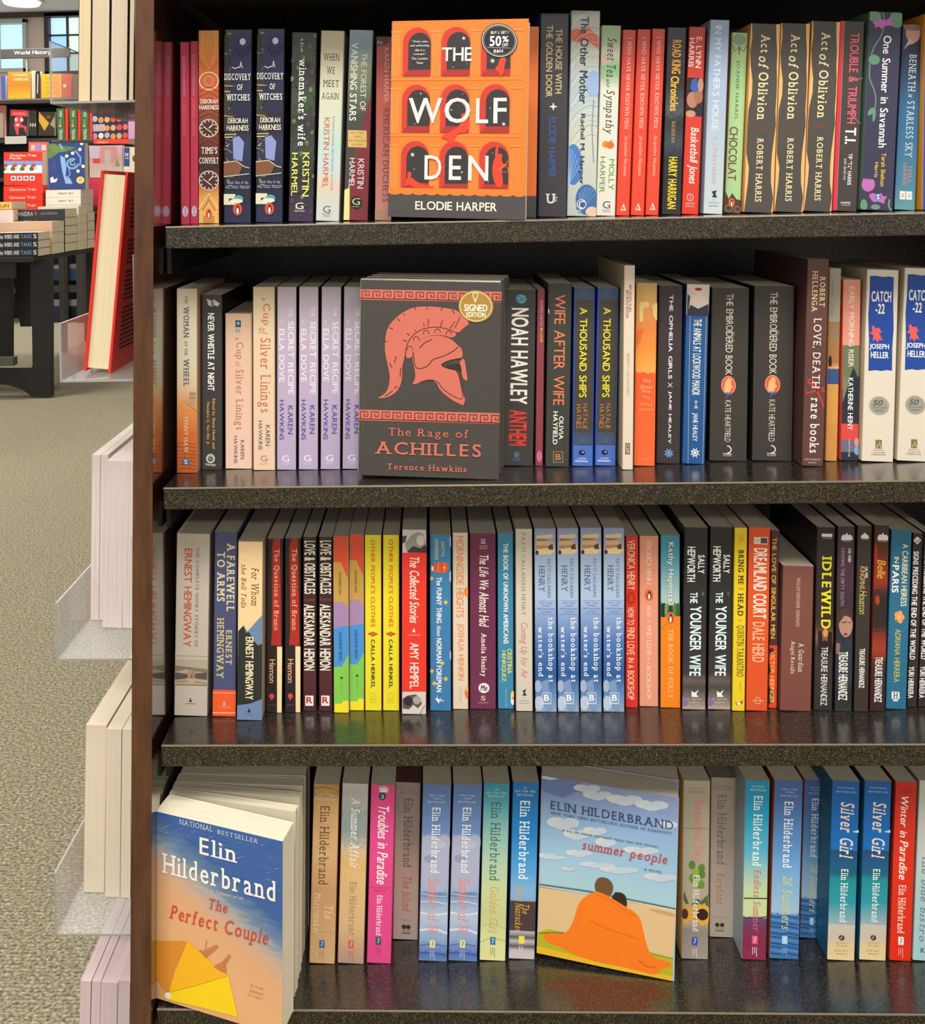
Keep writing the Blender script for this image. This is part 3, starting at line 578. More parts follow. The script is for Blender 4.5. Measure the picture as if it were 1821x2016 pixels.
# ---- dark face-out helmet book
tc='#cc6e5e'
def key(y0,y1,x0,x1):
    o=[('p',[(x0,y0),(x1,y0-3),(x1,y1-3),(x0,y1)],tc)]; h=y1-y0; n=13; st=(x1-x0)/n; dk='#5c2822'
    for i in range(n):
        a=x0+i*st; t=y0+h*.14; bb=y0+h*.86
        o.append(('l',[(a,bb),(a+st*.18,bb),(a+st*.18,t+4),(a+st*.85,t+4),(a+st*.85,bb-h*.26),(a+st*.5,bb-h*.26),(a+st*.5,t+h*.28),(a+st*.62,t+h*.28)],h*.1,dk))
        o.append(('l',[(a,bb),(a+st,bb)],h*.1,dk))
    return o
helm=[('p',[(225,1190),(290,1160),(330,1100),(345,1000),(325,900),(300,800),(300,680),(320,580),(380,500),(470,430),(560,392),(660,385),(760,388),(860,400),(940,420),(1040,520),(985,560),(930,615),(860,575),(760,555),(660,565),(570,605),(510,670),(478,740),(470,840),(450,900),(450,1010),(430,1090),(380,1150),(310,1185)],tc),
   ('p',[(472,835),(478,740),(510,670),(570,605),(660,565),(760,555),(860,575),(932,612),(885,655),(810,632),(720,630),(650,650),(590,690),(550,760),(535,835)],tc),
   ('l',[(478,835),(482,745),(512,675),(572,610),(660,570),(760,560),(860,580),(930,615)],7,'#3c2420'),
   ('p',[(540,790),(570,715),(630,660),(710,634),(800,636),(880,665),(932,715),(965,740),(975,800),(960,825),(900,835),(830,855),(780,890),(830,910),(925,930),(945,1010),(1010,1245),(880,1190),(770,1100),(755,1050),(700,1010),(620,1040),(530,1068),(565,1010),(560,930),(540,860)],tc),
   ('l',[(545,780),(560,925),(640,920),(690,880),(715,840),(800,815),(880,775),(940,725)],8,'#3c2420'),
   ('l',[(960,825),(890,838),(820,860),(780,892),(850,918),(932,932),(955,1040),(985,1190),(880,1150),(790,1085),(770,1040),(700,1012),(600,1040)],7,'#3c2420'),
   ('p',[(820,893),(870,878),(940,870),(960,900),(975,960),(950,940),(930,918),(860,910)],'#3a2a28'),
   ('p',[(940,860),(985,815),(1000,900),(1018,1035),(965,985),(962,900)],tc),('l',[(600,750),(640,700),(710,670)],8,'#3c2420')]
for x,y in ((505,745),(560,660),(645,605),(745,590),(840,605)): helm.append(('a',x+12,y+12,24,24,2.6,6.6,6,'#3c2420')); 
for a,bb in (((460,455),(475,470)),((560,395),(566,420)),((665,388),(668,415)),((795,392),(785,420)),((405,490),(430,520)),((340,575),(370,590)),((320,690),(300,700)),((680,490),(672,555)),((800,500),(780,560)),((905,510),(865,570)),((950,470),(905,565)),((635,530),(640,560)),((570,590),(560,600)),((490,620),(515,640)),((455,680),(490,690)),((380,1100),(410,1080)),((340,880),(360,920)),((400,820),(380,880)),((440,920),(430,1000)),((300,1170),(370,1120)),((880,410),(900,440))):
    helm.append(('l',[a,bb],6,'#3c2420'))
ach=key(250,340,84,1306)+key(1292,1385,70,1297)+soft(helm,1)+[('l',[(125,170),(105,1855)],2,'#6a645e'),
   ('T','The Rage of',330,1020,1440,1530,tc,'hr'),('T','ACHILLES',210,1130,1562,1670,tc,'hrb'),('T','Terence Hawkins',320,1005,1750,1802,tc,'hrb'),
   ('e',1088,375,153,140,'#8a6a2c'),('e',1085,375,148,136,'#a8843c'),('c',1085,375,136,125,5,'#f0e4c0'),('l',[(1060,262),(1105,262),(1100,290),(1080,345),(1062,290)],6,'#f4ecd8',1),('l',[(1080,300),(1080,340)],5,'#f4ecd8'),('T','SIGNED',985,1185,358,418,'#f4ecd8','hB'),('T','EDITION',1005,1168,425,468,'#f4ecd8','hB')]
ACH=S(2,'F',(85,166),(1307,166),(62,1860),(1282,1860),'#474340',ach,face=True,thick=.018,side='#3a3634',label='dark grey face-out book with a terracotta crested helmet, front of its stack',page='#e0dcd0')
for k in range(3):
    STACK(ACH,k+1,[.004,.008,.012][k],0,.0205,['dark grey copy directly behind the face-out helmet book','dark grey copy, third in the helmet book stack','dark grey copy at the back of the helmet book stack'][k],thick=.0195)
g='blue-edged paperbacks with yellow title'
S(2,'G',(68,322),(300,322),(42,1690),(278,1690),'#3e3b3b',[('e',183,394,40,35,'#58a4b4'),('T','Cha!',152,212,374,412,'#1e3c48','hri'),('T','NOAH HAWLEY',102,236,465,1212,'#ece6da','B'),('T','ANTHEM',88,226,1258,1535,'#e23c2c','B'),('c',147,1605,18,18,4,'#6a9c98'),('T','R',138,156,1595,1618,'#6a9c98','hb'),('l',[(115,1638),(180,1640)],5,'#4a6a9c'),('l',[(120,1650),(175,1650)],4,'#4a6a9c')],side='#1a1817',label='thick charcoal paperback with heavy white and red capitals')
S(2,'G',(306,318),(374,318),(291,1688),(355,1688),'#8a4048',[('T','ALFRED HAYES',330,354,400,600,'#d49ca4'),('T','IN LOVE',329,351,615,725,'#e8c45c','b'),('e',325,1615,20,42,'#dc74a4'),('T','nyrb',315,335,1585,1645,'#8a4068','b')],side='#5a2a30',label='very thin maroon paperback with a pink oval at the foot')
S(2,'G',(395,272),(578,272),(368,1697),(560,1697),'#3b3d38',[('T','WIFE AFTER WIFE',438,522,360,1218,'#e47c54'),('T','OLIVIA',477,512,1305,1485,'#eeeae0','b'),('T','HAYFIELD',430,466,1268,1525,'#eeeae0','b')]+mark(470,1622,74,82,'#c48454',6)+[('T','B',450,492,1598,1645,'#c48454','hb'),('e',398,490,4,20,'#d8d0c4')],side='#262722',label='dark green-grey paperback with thin orange capitals, taller than its neighbours')
sh=[]
for k in range(6):
    sh+=[('a',668,290,22+18*k,20+18*k,.15,2.99,3,'#4a70a8'),('a',590,290,22+18*k,20+18*k,.15,1.5,3,'#4a70a8'),('a',750,290,22+18*k,20+18*k,1.6,2.99,3,'#4a70a8'),
         ('a',660,1530,18+15*k,18+16*k,3.3,6.1,3,'#4a70a8'),('a',588,1530,18+15*k,18+16*k,4.7,6.1,3,'#4a70a8'),('a',735,1530,18+15*k,18+16*k,3.3,4.7,3,'#4a70a8')]
ts=sh+[('p',[(580,1530),(742,1530),(740,1690),(580,1690)],'#4a6cbc'),('l',[(600,305),(583,1690)],8,'#3050a8'),('l',[(754,305),(738,1690)],5,'#3050a8'),('T','A THOUSAND SHIPS',636,694,460,1158,'#eadb38','b'),('T','NATALIE',662,698,1205,1405,'#b87c4c'),('T','HAYNES',611,650,1212,1400,'#b87c4c'),('e',655,1588,26,20,'#1c222c'),('e',662,1584,6,5,'#e8e8f0'),('T','HARPER',622,690,1628,1638,'#e0e4f0','h'),('T','PERENNIAL',600,704,1646,1660,'#e8ecf4','hb')]
g='pair of dark paperbacks with blue wave arcs on the second shelf'
b=S(2,'G',(595,305),(757,305),(580,1690),(742,1690),'#433f3a',ts,side='#2c50b4',label='left of the two dark paperbacks with blue wave arcs and yellow title',group=g)
C(b,'G',(775,305),(945,305),(756,1688),(918,1688),'right of the two dark paperbacks with blue wave arcs and yellow title')
S(2,'G',(982,130),(1073,130),(968,1718),(1055,1718),'#dccdba',[('T','BROKEN SUN,',1018,1044,282,495,'#a83c2c','b'),('T','BROKEN MOON',994,1020,322,538,'#8c4838','b'),('T','BRENT HAYWARD',1002,1026,815,1145,'#b09c80'),('p',[(992,1512),(1030,1512),(1030,1600),(992,1600)],'#76583c'),('T','CZP',1000,1022,1520,1592,'#ece0cc','b')],side='#b8a88e',depth=.15,label='tall slim beige paperback standing above its neighbours')
S(2,'G',(1075,268),(1247,268),(1058,1690),(1225,1690),[(0,'#c4a46c'),(.1,'#d09c58'),(.25,'#dc8040'),(.35,'#e88a3c'),(.45,'#f0a048'),(.49,'#f0a850'),(.492,'#ee5c2c'),(1,'#f06a34')],
  [('p',[(1080,640),(1140,620),(1100,740),(1075,760)],'#e06830'),('T','r',1102,1180,412,568,'#e0c47c','hB'),('p',[(1205,440),(1245,420),(1245,560),(1215,530)],'#e0c47c'),('T','The',1128,1192,1015,1042,'#f0ac78','hb'),('T','Great',1104,1208,1060,1090,'#f0ac78','hb'),('T','Fire',1122,1192,1098,1122,'#f0ac78','hb'),('l',[(1120,1145),(1150,1155),(1192,1168)],4,'#f4b484'),('T','Shirley',1105,1205,1200,1228,'#f49c68','hb'),('T','Hazzard',1098,1212,1238,1260,'#f49c68','hb'),('T','PICADOR',1092,1196,1632,1644,'#f49c68','h')],
  side='#b06830',noise=.05,label='orange and gold paperback with horizontal title lines on the second shelf')
wheel=lambda cx,cy,r,c:[('c',cx,cy,r*.6,r*.6,6,c),('e',cx,cy,r*.22,r*.22,c)]+[('l',[(cx,cy),(cx+r*math.cos(k*math.pi/4+.39),cy+r*math.sin(k*math.pi/4+.39))],5,c) for k in range(8)]
S(2,'G',(1250,290),(1448,290),(1231,1672),(1421,1672),'#3a3336',[('T','THE OPHELIA GIRLS',1332,1362,360,1015,'#ece8ec','b'),('T','JANE HEALEY',1324,1352,1110,1520,'#ece8ec','b'),('l',[(1325,1045),(1360,1080)],6,'#c0c4cc'),('l',[(1360,1045),(1325,1080)],6,'#c0c4cc')]+wheel(1332,1592,38,'#7ca0d0'),side='#2a2428',label='dark plum paperback with widely spaced pastel capitals')
S(2,'G',(1475,280),(1648,280),(1432,1675),(1617,1675),[(0,'#20568f'),(1,'#1c5490')],
  [('p',[(1475,280),(1648,280),(1640,525),(1468,525)],'#cdc4be'),('p',[(1475,280),(1648,280),(1640,320),(1590,360),(1530,350),(1500,320)],'#e0ccc0'),('p',[(1480,520),(1500,380),(1478,350),(1472,525)],'#3c3844'),('p',[(1500,440),(1560,470),(1640,430),(1640,525),(1468,525)],'#343040'),('e',1568,400,60,46,'#dcc8bc'),('e',1562,318,28,12,'#b02c30'),
   ('l',[(1497,528),(1478,1675)],3,'#c8b898'),('l',[(1623,528),(1598,1675)],3,'#c8b898'),('T','THE ANIMALS AT LOCKWOOD MANOR',1518,1580,550,1142,'#eceae4','b'),('p',[(1528,1185),(1560,1185),(1545,1210),(1562,1245),(1526,1245),(1540,1210)],'#b8a890'),('T','JANE HEALEY',1506,1556,1280,1500,'#eceae4','b')]+wheel(1535,1590,40,'#e8ece8'),
  side='#1a4478',label='blue paperback with a woman in a pearl collar at the top of the spine')
emb=[('T','THE EMBROIDERED BOOK',193,250,435,1065,'#d8d2c4'),('e',215,1145,58,72,'#f0a070'),('e',215,1145,52,66,'#dc5c48'),('p',[(180,1170),(190,1120),(215,1085),(240,1100),(235,1140),(250,1160),(232,1175),(225,1200),(185,1200)],'#f0b478'),('p',[(192,1195),(215,1212),(242,1195),(238,1225),(218,1218),(200,1232)],'#3860b8'),('l',[(215,1215),(195,1250)],6,'#3860b8'),('l',[(240,720),(265,740),(240,780),(262,800)],6,'#c08850'),('T','KATE HEARTFIELD',187,232,1262,1585,'#cfc6b8'),('a',205,1645,30,28,-1.6,1.6,8,'#e8e4dc'),('b',172,240,1675,1682,'#c8c4bc'),('T','HARPER',172,240,1686,1698,'#c8c4bc','h')]
g='pair of very thick black paperbacks with a cameo oval'
b=S(2,'H',(75,390),(388,384),(63,1735),(360,1730),'#3c3834',emb,side='#1c1a18',label='left of the two very thick black paperbacks with a pink cameo oval',group=g)
C(b,'H',(415,376),(733,372),(397,1733),(712,1730),'right of the two very thick black paperbacks with a pink cameo oval')
S(2,'H',(830,168),(1003,160),(785,1772),(955,1772),'#60403b',[('T','ROBERT',925,968,295,530,'#e4cc94','rb'),('T','HELLENGA',864,908,255,575,'#e4cc94','rb'),('T','LOVE, DEATH',862,932,620,1170,'#ece6dc','r'),('T','rare books',850,922,1240,1670,'#ece6dc','rb'),
   ('l',[(785,1110),(775,1160),(820,1210),(880,1190),(960,1160),(985,1190),(940,1180),(880,1150),(830,1120),(835,1100),(880,1110),(900,1180),(940,1260),(955,1310)],12,'#c8403c'),('T','DELPHINIUM',805,930,1715,1728,'#c8b8ac','h'),('T','BOOKS',835,900,1740,1752,'#c8b8ac','h'),('l',[(999,700),(958,1772)],6,'#a8303a')],side='#4e332f',depth=.16,label='tall brown hardback-sized book with white title and a red ampersand flourish')
S(2,'H',(1003,232),(1095,232),(965,1730),(1065,1730),['C',(0,'#a8a08c'),(.277,'#a8784c'),(.49,'#c08858'),(.52,'#34548c'),(.6,'#d89c50'),(.8,'#d4945038'[:7])],[('e',1005,960,14,50,'#2c1c1c'),('T','THE MURDERER',1016,1030,312,460,'#807868'),('T','ROY HEATH',1012,1026,500,612,'#807868'),('e',1040,740,30,60,'#988068'),('p',[(985,1000),(1075,990),(1075,1010),(1000,1012)],'#e0a878')],side='#c89450',label='thin tan and blue paperback between the brown and pink ones')
S(2,'H',(1100,320),(1255,320),(1087,1728),(1228,1728),['C',(0,'#e2957e'),(.362,'#6c7458'),(.6,'#2a3040'),(.795,'#dc4a44'),(.885,'#6c6c84'),(.95,'#28303e')],[('p',[(1225,1080),(1240,1060),(1225,1440),(1175,1430),(1110,1330),(1150,1100),(1190,1000)],'#262c3c'),('p',[(1100,1280),(1150,1120),(1110,1060),(1098,1100)],'#788064'),('e',1215,1585,20,35,'#d89484'),('e',1215,1650,22,35,'#7ca4c8'),('T','EARLY MORNING RISER',1150,1194,375,1000,'#f0e4dc'),('T','KATHERINE HEINY',1143,1184,1085,1490,'#f4f0ec','b'),('T','VINTAGE',1148,1160,1560,1700,'#d8dce0')],
  side='#d84c40',label='colour-blocked paperback in pink, olive, navy and red')
c22=[('p',[(1318,300),(1360,296),(1420,303),(1460,297),(1500,302),(1496,500),(1500,700),(1490,850),(1488,1030),(1450,1025),(1400,1035),(1360,1030),(1302,1040),(1308,800),(1303,600),(1314,450)],'#22489c'),('T','CATCH',1330,1480,415,498,'#f0ece6','hB'),('T','-22',1360,1430,512,590,'#f0ece6','hB'),
  ('p',[(1330,690),(1350,685),(1355,705),(1390,700),(1408,740),(1385,735),(1400,770),(1415,800),(1390,790),(1372,815),(1360,790),(1335,805),(1345,760),(1315,745),(1335,730)],'#e45c58'),('T','JOSEPH',1312,1464,825,875,'#f0ece6','hB'),('T','HELLER',1322,1460,886,935,'#f0ece6','hB'),
  ('e',1388,1305,80,74,'#c4bcac'),('e',1388,1305,70,64,'#9c9a92'),('c',1388,1305,76,69,3,'#6a665c'),('T','50',1336,1415,1262,1305,'#3c3a36','hri'),('T','Anniversary',1335,1450,1314,1328,'#4c4a46','hi'),('T','Edition',1352,1425,1336,1348,'#4c4a46','hi'),('b',1358,1408,1570,1638,'#8c7040'),('l',[(1368,1630),(1390,1590),(1400,1630)],6,'#e0d8c8'),('T','SIMON &',1340,1425,1646,1654,'#6c6454','h'),('T','SCHUSTER',1335,1435,1664,1672,'#6c6454','h'),('T','PAPERBACKS',1320,1440,1680,1690,'#6c6454','h')]
g='pair of thick white paperbacks with a torn blue panel at the right of the second shelf'
b=S(2,'H',(1298,250),(1540,246),(1247,1740),(1503,1736),'#ded4c2',c22,side='#c8bca4',label='left of the two thick white paperbacks with a torn blue panel',group=g)
C(b,'H',(1592,240),(1832,236),(1522,1738),(1778,1735),'right of the two thick white paperbacks with a torn blue panel, cut by the frame')
# ================= row 3
S(3,'I',(172,268),(432,268),(158,1605),(405,1605),'#c6bbad',[('b',150,410,1165,1172,'#a89c8c'),('p',[(170,1195),(412,1192),(410,1385),(160,1385)],'#b5a994'),('p',[(165,1240),(410,1262),(408,1290),(330,1280),(250,1265),(162,1290)],'#84786a'),('p',[(162,1290),(250,1300),(408,1285),(405,1340),(300,1330),(160,1345)],'#5c564e'),('l',[(162,1360),(280,1352),(405,1368)],8,'#8a8070'),('l',[(162,1382),(405,1380)],6,'#6c6458'),('e',272,1300,14,34,'#b08c74'),('e',303,1300,14,34,'#a48068'),('p',[(245,1330),(330,1330),(310,1362),(262,1362)],'#caa48c'),
   ('T','THE COMPLETE SHORT STORIES OF',318,342,370,1100,'#6c665c','r'),('T','ERNEST HEMINGWAY',230,290,378,1100,'#c45c3c','b'),('p',[(270,1505),(292,1505),(281,1472)],'#2c2824'),('l',[(245,1518),(318,1518)],4,'#5c564c')],side='#9c9082',label='thick off-white paperback with a sea photo band, leftmost on the third shelf')
S(3,'I',(458,255),(626,255),(443,1608),(613,1608),'#4c5177',[('T','A FAREWELL',548,606,335,835,'#dccfa8','rB'),('T','TO ARMS',476,534,400,765,'#dccfa8','rB'),('T','ERNEST',540,586,975,1228,'#c8bc88','rB'),('T','HEMINGWAY',474,526,885,1330,'#c8bc88','rB'),('p',[(445,1415),(616,1415),(613,1608),(443,1608)],'#ee5e2a'),('l',[(445,1438),(616,1435)],4,'#f0c0a0'),('l',[(445,1585),(614,1582)],7,'#f0c0a0'),('p',[(515,1530),(545,1530),(530,1488)],'#f49c74'),('T','SCRIBNER',482,578,1535,1548,'#f49c74','h')],side='#2a2c44',label='slate blue paperback with an orange band at the foot')
S(3,'I',(632,325),(812,325),(622,1635),(806,1635),'#f0ce9c',[('p',[(632,985),(672,942),(700,985),(740,940),(822,860),(815,1635),(622,1635)],'#6c86aa'),('p',[(632,985),(670,942),(690,995),(712,990),(745,1050),(775,1085),(818,1075),(812,1480),(720,1515),(620,1530)],'#2b2e2e'),
   ('T','For Whom',728,782,515,795,'#5c3a28','ri'),('T','the Bell Tolls',655,692,495,815,'#5c3a28','ri'),('T','ERNEST HEMINGWAY',685,744,1025,1485,'#f0e0b8','B'),('p',[(700,1580),(724,1580),(713,1545)],'#20242c'),('T','SCRIBNER',670,760,1594,1602,'#54687c','h')],side='#b8a484',yaw=.0,label='paperback with cream top, black middle and blue foot standing slightly forward')
br=[('p',[(893,305),(940,305),(948,1090),(872,1085),(880,1000),(878,380)],'#ac2c24'),('l',[(885,380),(880,900)],4,'#7c1c1c'),('p',[(918,1095),(955,1095),(952,1580),(918,1580)],'#ecd8a8'),('T','The Question of Bruno',890,932,380,975,'#f0c4a0','r'),('T','Hemon',860,904,1190,1362,'#ecb484'),('e',878,1460,19,19,'#d84444'),('p',[(868,1476),(888,1476),(878,1494)],'#d84444'),('T','VINTAGE',850,908,1520,1528,'#b04040','h')]
g='two identical black paperbacks with a red ribbon panel'
b=S(3,'I',(846,303),(962,303),(836,1580),(955,1580),'#2a2022',br,side='#181214',label='left of the two black paperbacks with a red torn strip and cream foot',group=g)
C(b,'I',(976,300),(1092,300),(973,1578),(1092,1578),'right of the two black paperbacks with a red torn strip and cream foot')
lo=[('T','LOVE & OBSTACLES',1118,1198,318,708,'#ece2d0','B'),('T','Stories',1115,1195,738,760,'#b04048','hri'),('T','ALEKSANDAR HEMON',1114,1194,785,1270,'#ece2d0','B'),('b',1124,1186,1455,1530,'#ece4dc'),('T','R',1132,1178,1465,1512,'#b8283c','hB'),('l',[(1112,1310),(1200,1305)],4,'#5c3438')]
g='two identical dark maroon paperbacks with tall condensed lettering'
b=S(3,'I',(1108,290),(1206,290),(1106,1568),(1208,1568),[(0,'#33272a'),(.75,'#3c2428'),(.78,'#54282e'),(1,'#4c2428')],lo,side='#20181a',label='left of the two dark maroon paperbacks with tall cream condensed lettering',group=g)
C(b,'I',(1224,288),(1324,288),(1224,1568),(1326,1568),'right of the two dark maroon paperbacks with tall cream condensed lettering')
nw=[('p',[(1330,475),(1385,475),(1440,595),(1440,770),(1330,770)],'#c49a4c'),('p',[(1330,770),(1400,762),(1442,815),(1442,940),(1400,962),(1330,962)],'#a484ac'),('p',[(1334,962),(1442,935),(1444,1150),(1395,1240),(1336,1245)],'#4890d4'),('p',[(1334,1245),(1395,1240),(1444,1150),(1445,1400),(1395,1512),(1335,1515)],'#80c450'),
  ('T','NOWHERE MAN',1369,1391,548,712,'#5c4c38','b'),('T','ALEKSANDAR HEMON',1372,1396,985,1198,'#26355c','b'),('e',1392,1325,10,10,'#2c5040'),('T','VINTAGE',1388,1396,1355,1430,'#4a8040')]
g='two identical multicoloured paperbacks on the third shelf'
b=S(3,'I',(1330,285),(1440,285),(1335,1580),(1446,1580),['C',(0,'#dc5030'),(.3,'#c49a4c'),(.7,'#80c450'),(.93,'#f0dc24')],nw,side='#c8c4b0',label='left of the two paperbacks with red, ochre, lilac, blue and green facets',group=g)
C(b,'I',(1448,270),(1555,270),(1450,1563),(1558,1563),'right of the two paperbacks with red, ochre, lilac, blue and green facets')
ot=[('T',"OTHER PEOPLE'S CLOTHES",133,170,275,1028,'#dc5c2c','B'),('p',[(105,1087),(150,1068),(195,1087),(150,1110)],'#84281c'),('e',150,1088,26,13,'#d86038'),('T','CALLA HENKEL',134,168,1135,1555,'#2e2c22','B'),('c',150,1622,20,24,4,'#b8a828'),('T','ANCHOR',118,182,1652,1662,'#b8a828','h'),('T','BOOKS',122,180,1672,1682,'#b8a828','h')]
g='two identical yellow paperbacks with a red mouth'
b=S(3,'J',(80,235),(222,235),(82,1748),(228,1748),'#e6da2c',ot,side='#a83c1c',label='left of the two lemon yellow paperbacks with a small red mouth',group=g)
C(b,'J',(237,235),(378,235),(236,1748),(380,1748),'right of the two lemon yellow paperbacks with a small red mouth')
S(3,'J',(405,190),(612,190),(398,1780),(613,1780),[(0,'#d4ccc8'),(1,'#d0cac4')],[('p',[(405,390),(612,388),(613,1585),(400,1590)],'#e4382a'),
   ('p',[(440,380),(430,310),(480,240),(540,205),(585,230),(605,300),(560,350),(500,385)],'#a09890'),('e',560,280,34,45,'#d8d0c8'),('p',[(450,375),(500,330),(560,350),(605,310),(612,388),(450,388)],'#3c3836'),('p',[(405,250),(445,240),(430,300),(405,310)],'#4a4644'),
   ('p',[(405,1650),(450,1620),(520,1610),(560,1640),(575,1690),(540,1730),(500,1700),(460,1740),(405,1735)],'#5c5650'),('e',455,1670,40,42,'#2c2826'),('e',530,1660,35,35,'#a8a098'),('l',[(560,1780),(600,1700)],10,'#98908a'),
   ('T','The Collected Stories',468,550,425,995,'#f4e8e0','bi'),('p',[(490,1070),(518,1075),(506,1035)],'#f4e8e0'),('T','SCRIBNER',450,565,1092,1104,'#f0a898','h'),('T','AMY HEMPEL',470,546,1165,1560,'#f4e8e0','b')],side='#b02824',label='red paperback with black-and-white photos at the top and foot of the spine')
S(3,'J',(640,235),(825,235),(642,1750),(826,1750),[(0,'#3c82b4'),(1,'#3a78ac')],[('T','JULIETTA',735,768,290,420,'#d8cc54','b'),('T','HENDERSON',684,714,270,445,'#d8cc54','b'),('p',[(680,475),(795,470),(805,520),(780,560),(672,555),(668,510)],'#e45a28'),('e',728,512,60,42,'#e4562a'),('l',[(716,475),(712,555)],5,'#f0b088'),('l',[(770,475),(768,558)],5,'#f0b088'),('b',655,672,505,545,'#e8e4e0'),('e',768,515,10,10,'#f0d04c'),
   ('T','The FUNNY THING',698,744,598,995,'#f0f0ec','B'),('T','About',702,738,1015,1110,'#f0f0ec','bi'),('T','NORMAN FOREMAN',698,744,1125,1590,'#f0f0ec','B')]+[('p',[(x,y-22),(x+20,y),(x,y+22),(x-20,y)],'#e0b84c') for x,y in ((780,815),(750,1340),(655,610),(658,1410),(780,1475),(680,1515))]+[('p',[(680,1640),(705,1650),(700,1612),(716,1655),(745,1640),(725,1665),(720,1690),(705,1668)],'#f0f0ec'),('T','MIRA',722,768,1655,1670,'#f0f0ec','hb'),('p',[(812,250),(826,250),(826,340),(815,330)],'#b8c4d8'),('p',[(812,560),(826,540),(826,640),(812,630)],'#b8c4d8'),('p',[(815,1230),(826,1240),(826,1310),(815,1300)],'#b8c4d8')],side='#2c5c84',label='blue paperback with an orange suitcase near the top of the spine')
S(3,'J',(835,215),(972,215),(840,1735),(975,1735),'#e0ccb6',[('T','MORNINGSIDE HEIGHTS',868,934,245,945,'#e48c5c','b'),('T','JOSHUA HENKIN',870,937,998,1488,'#e48c5c','b'),('e',972,725,38,45,'#ec8a40'),('e',974,1590,30,58,'#ec6a34'),('e',974,1560,26,26,'#f0b050'),('T','VINTAGE',903,911,1535,1670,'#988870')],side='#c8b49c',label='cream paperback with pale orange narrow capitals')
S(3,'J',(982,222),(1215,222),(988,1735),(1215,1735),'#6c2d4d',[('T','GOLD',1082,1122,268,312,'#e8d8dc','hb'),('l',[(1068,330),(1140,328)],5,'#c8a050'),('l',[(1068,342),(1140,340)],4,'#c8a0a8'),('l',[(1068,354),(1140,352)],4,'#c8a0a8'),('T','The Life We',1068,1150,408,705,'#f4ecdc','bi'),('T','Almost Had',1066,1152,725,1028,'#f4ecdc','bi'),('T','Amelia Henley',1072,1130,1082,1455,'#f4ecdc','rb'),('e',1108,1555,48,44,'#ece4e4'),('T','Me',1078,1138,1530,1580,'#2c1c28','hBi'),('T','S',1082,1122,1622,1662,'#e8c8a0','hb'),('T','SOURCEBOOKS',1058,1150,1676,1686,'#d0b0b8','h')],side='#401a2e',label='plum purple paperback with white script title')
S(3,'J',(1226,215),(1362,215),(1229,1732),(1368,1732),'#3e88ae',[('T','THE BOOK OF UNKNOWN AMERICANS',1276,1318,305,1172,'#eef0ec','B'),('T','CRISTINA',1310,1350,1215,1430,'#e8e04c','b'),('T','HENRIQUEZ',1258,1298,1232,1498,'#e8e04c','b'),('e',1360,1620,20,40,'#ecd850'),('e',1360,1660,20,40,'#f0ece0'),('e',1362,1640,14,14,'#e88868'),('T','VINTAGE',1296,1304,1562,1720,'#c8dce4')],side='#2a6484',label='turquoise blue paperback with white and yellow capitals')
S(3,'J',(1378,182),(1528,182),(1385,1752),(1532,1752),'#d2c8ba',[('T','PATTI CALLAHAN HENRY',1432,1466,212,930,'#8a8374','r'),('T','Coming Up for Air',1408,1488,990,1472,'#c87c70','it'),('p',[(1440,1580),(1475,1560),(1462,1590),(1478,1620),(1435,1618),(1455,1598)],'#2c2420'),('T','ST.',1446,1468,1634,1642,'#8a8070','h'),("T","MARTIN'S",1408,1502,1660,1670,'#8a8070','h'),('T','GRIFFIN',1416,1496,1682,1690,'#8a8070','h')],side='#a89c8c',label='off-white paperback with thin script title, just left of four pale blue copies')
bk=[('p',[(64,315),(205,300),(208,335),(150,340),(70,338)],'#e4c89c'),('p',[(72,338),(150,342),(180,352),(72,362)],'#a07c58'),('p',[(66,362),(190,358),(192,392),(66,396)],'#dcb888'),('p',[(66,396),(165,400),(165,425),(66,425)],'#b88c60'),('p',[(72,428),(190,412),(222,440),(190,468),(66,468)],'#ecd0a0'),('p',[(195,370),(215,380),(228,455),(214,458)],'#e0c090'),('e',72,455,14,18,'#4a3430'),('p',[(165,400),(205,380),(210,430),(170,428)],'#5c4438'),
  ('T','PATTI CALLAHAN',160,187,505,828,'#54678c','r'),('T','HENRY',88,136,560,778,'#46587c','r'),('l',[(80,855),(222,855)],3,'#7088b0'),('T','NEW YORK',92,206,868,878,'#4868a0','hri'),('T','TIMES',115,185,890,900,'#4868a0','hri'),('T','BESTSELLING',76,220,914,926,'#4868a0','hri'),('T','AUTHOR',108,192,940,950,'#4868a0','hri'),('l',[(80,965),(222,965)],3,'#7088b0'),
  ('T','the bookshop at',152,215,990,1525,'#eef0f0','rb'),("T","water's end",84,126,1065,1476,'#eef0f0','rb'),('e',80,1560,30,50,'#a0b4d0'),('p',[(100,1530),(160,1500),(200,1760),(150,1765)],'#7c98c0'),('e',90,1700,40,60,'#b8c8dc')]+mark(152,1655,74,84,'#e4ecf4',5)+[('T','B',130,174,1628,1680,'#f0f4f8','hB'),('l',[(115,1704),(192,1704)],4,'#e4ecf4')]
g='four identical pale blue paperbacks with a stack of books at the top of the spine'
b=S(3,'K',(48,255),(232,255),(58,1770),(240,1770),[(0,'#8c98bc'),(.12,'#a4b4d4'),(.38,'#aac0e0'),(.48,'#88a4d4'),(.62,'#4c78b8'),(.8,'#285a9c'),(.9,'#6088b8'),(1,'#90a8c4')],bk,noise=.08,side='#24304c',label='leftmost of the four pale blue paperbacks with a stack of books on the spine',group=g)
C(b,'K',(238,252),(418,252),(245,1770),(425,1770),'second from the left of the four pale blue paperbacks with a stack of books')
C(b,'K',(426,250),(612,250),(432,1770),(612,1770),'third from the left of the four pale blue paperbacks with a stack of books')
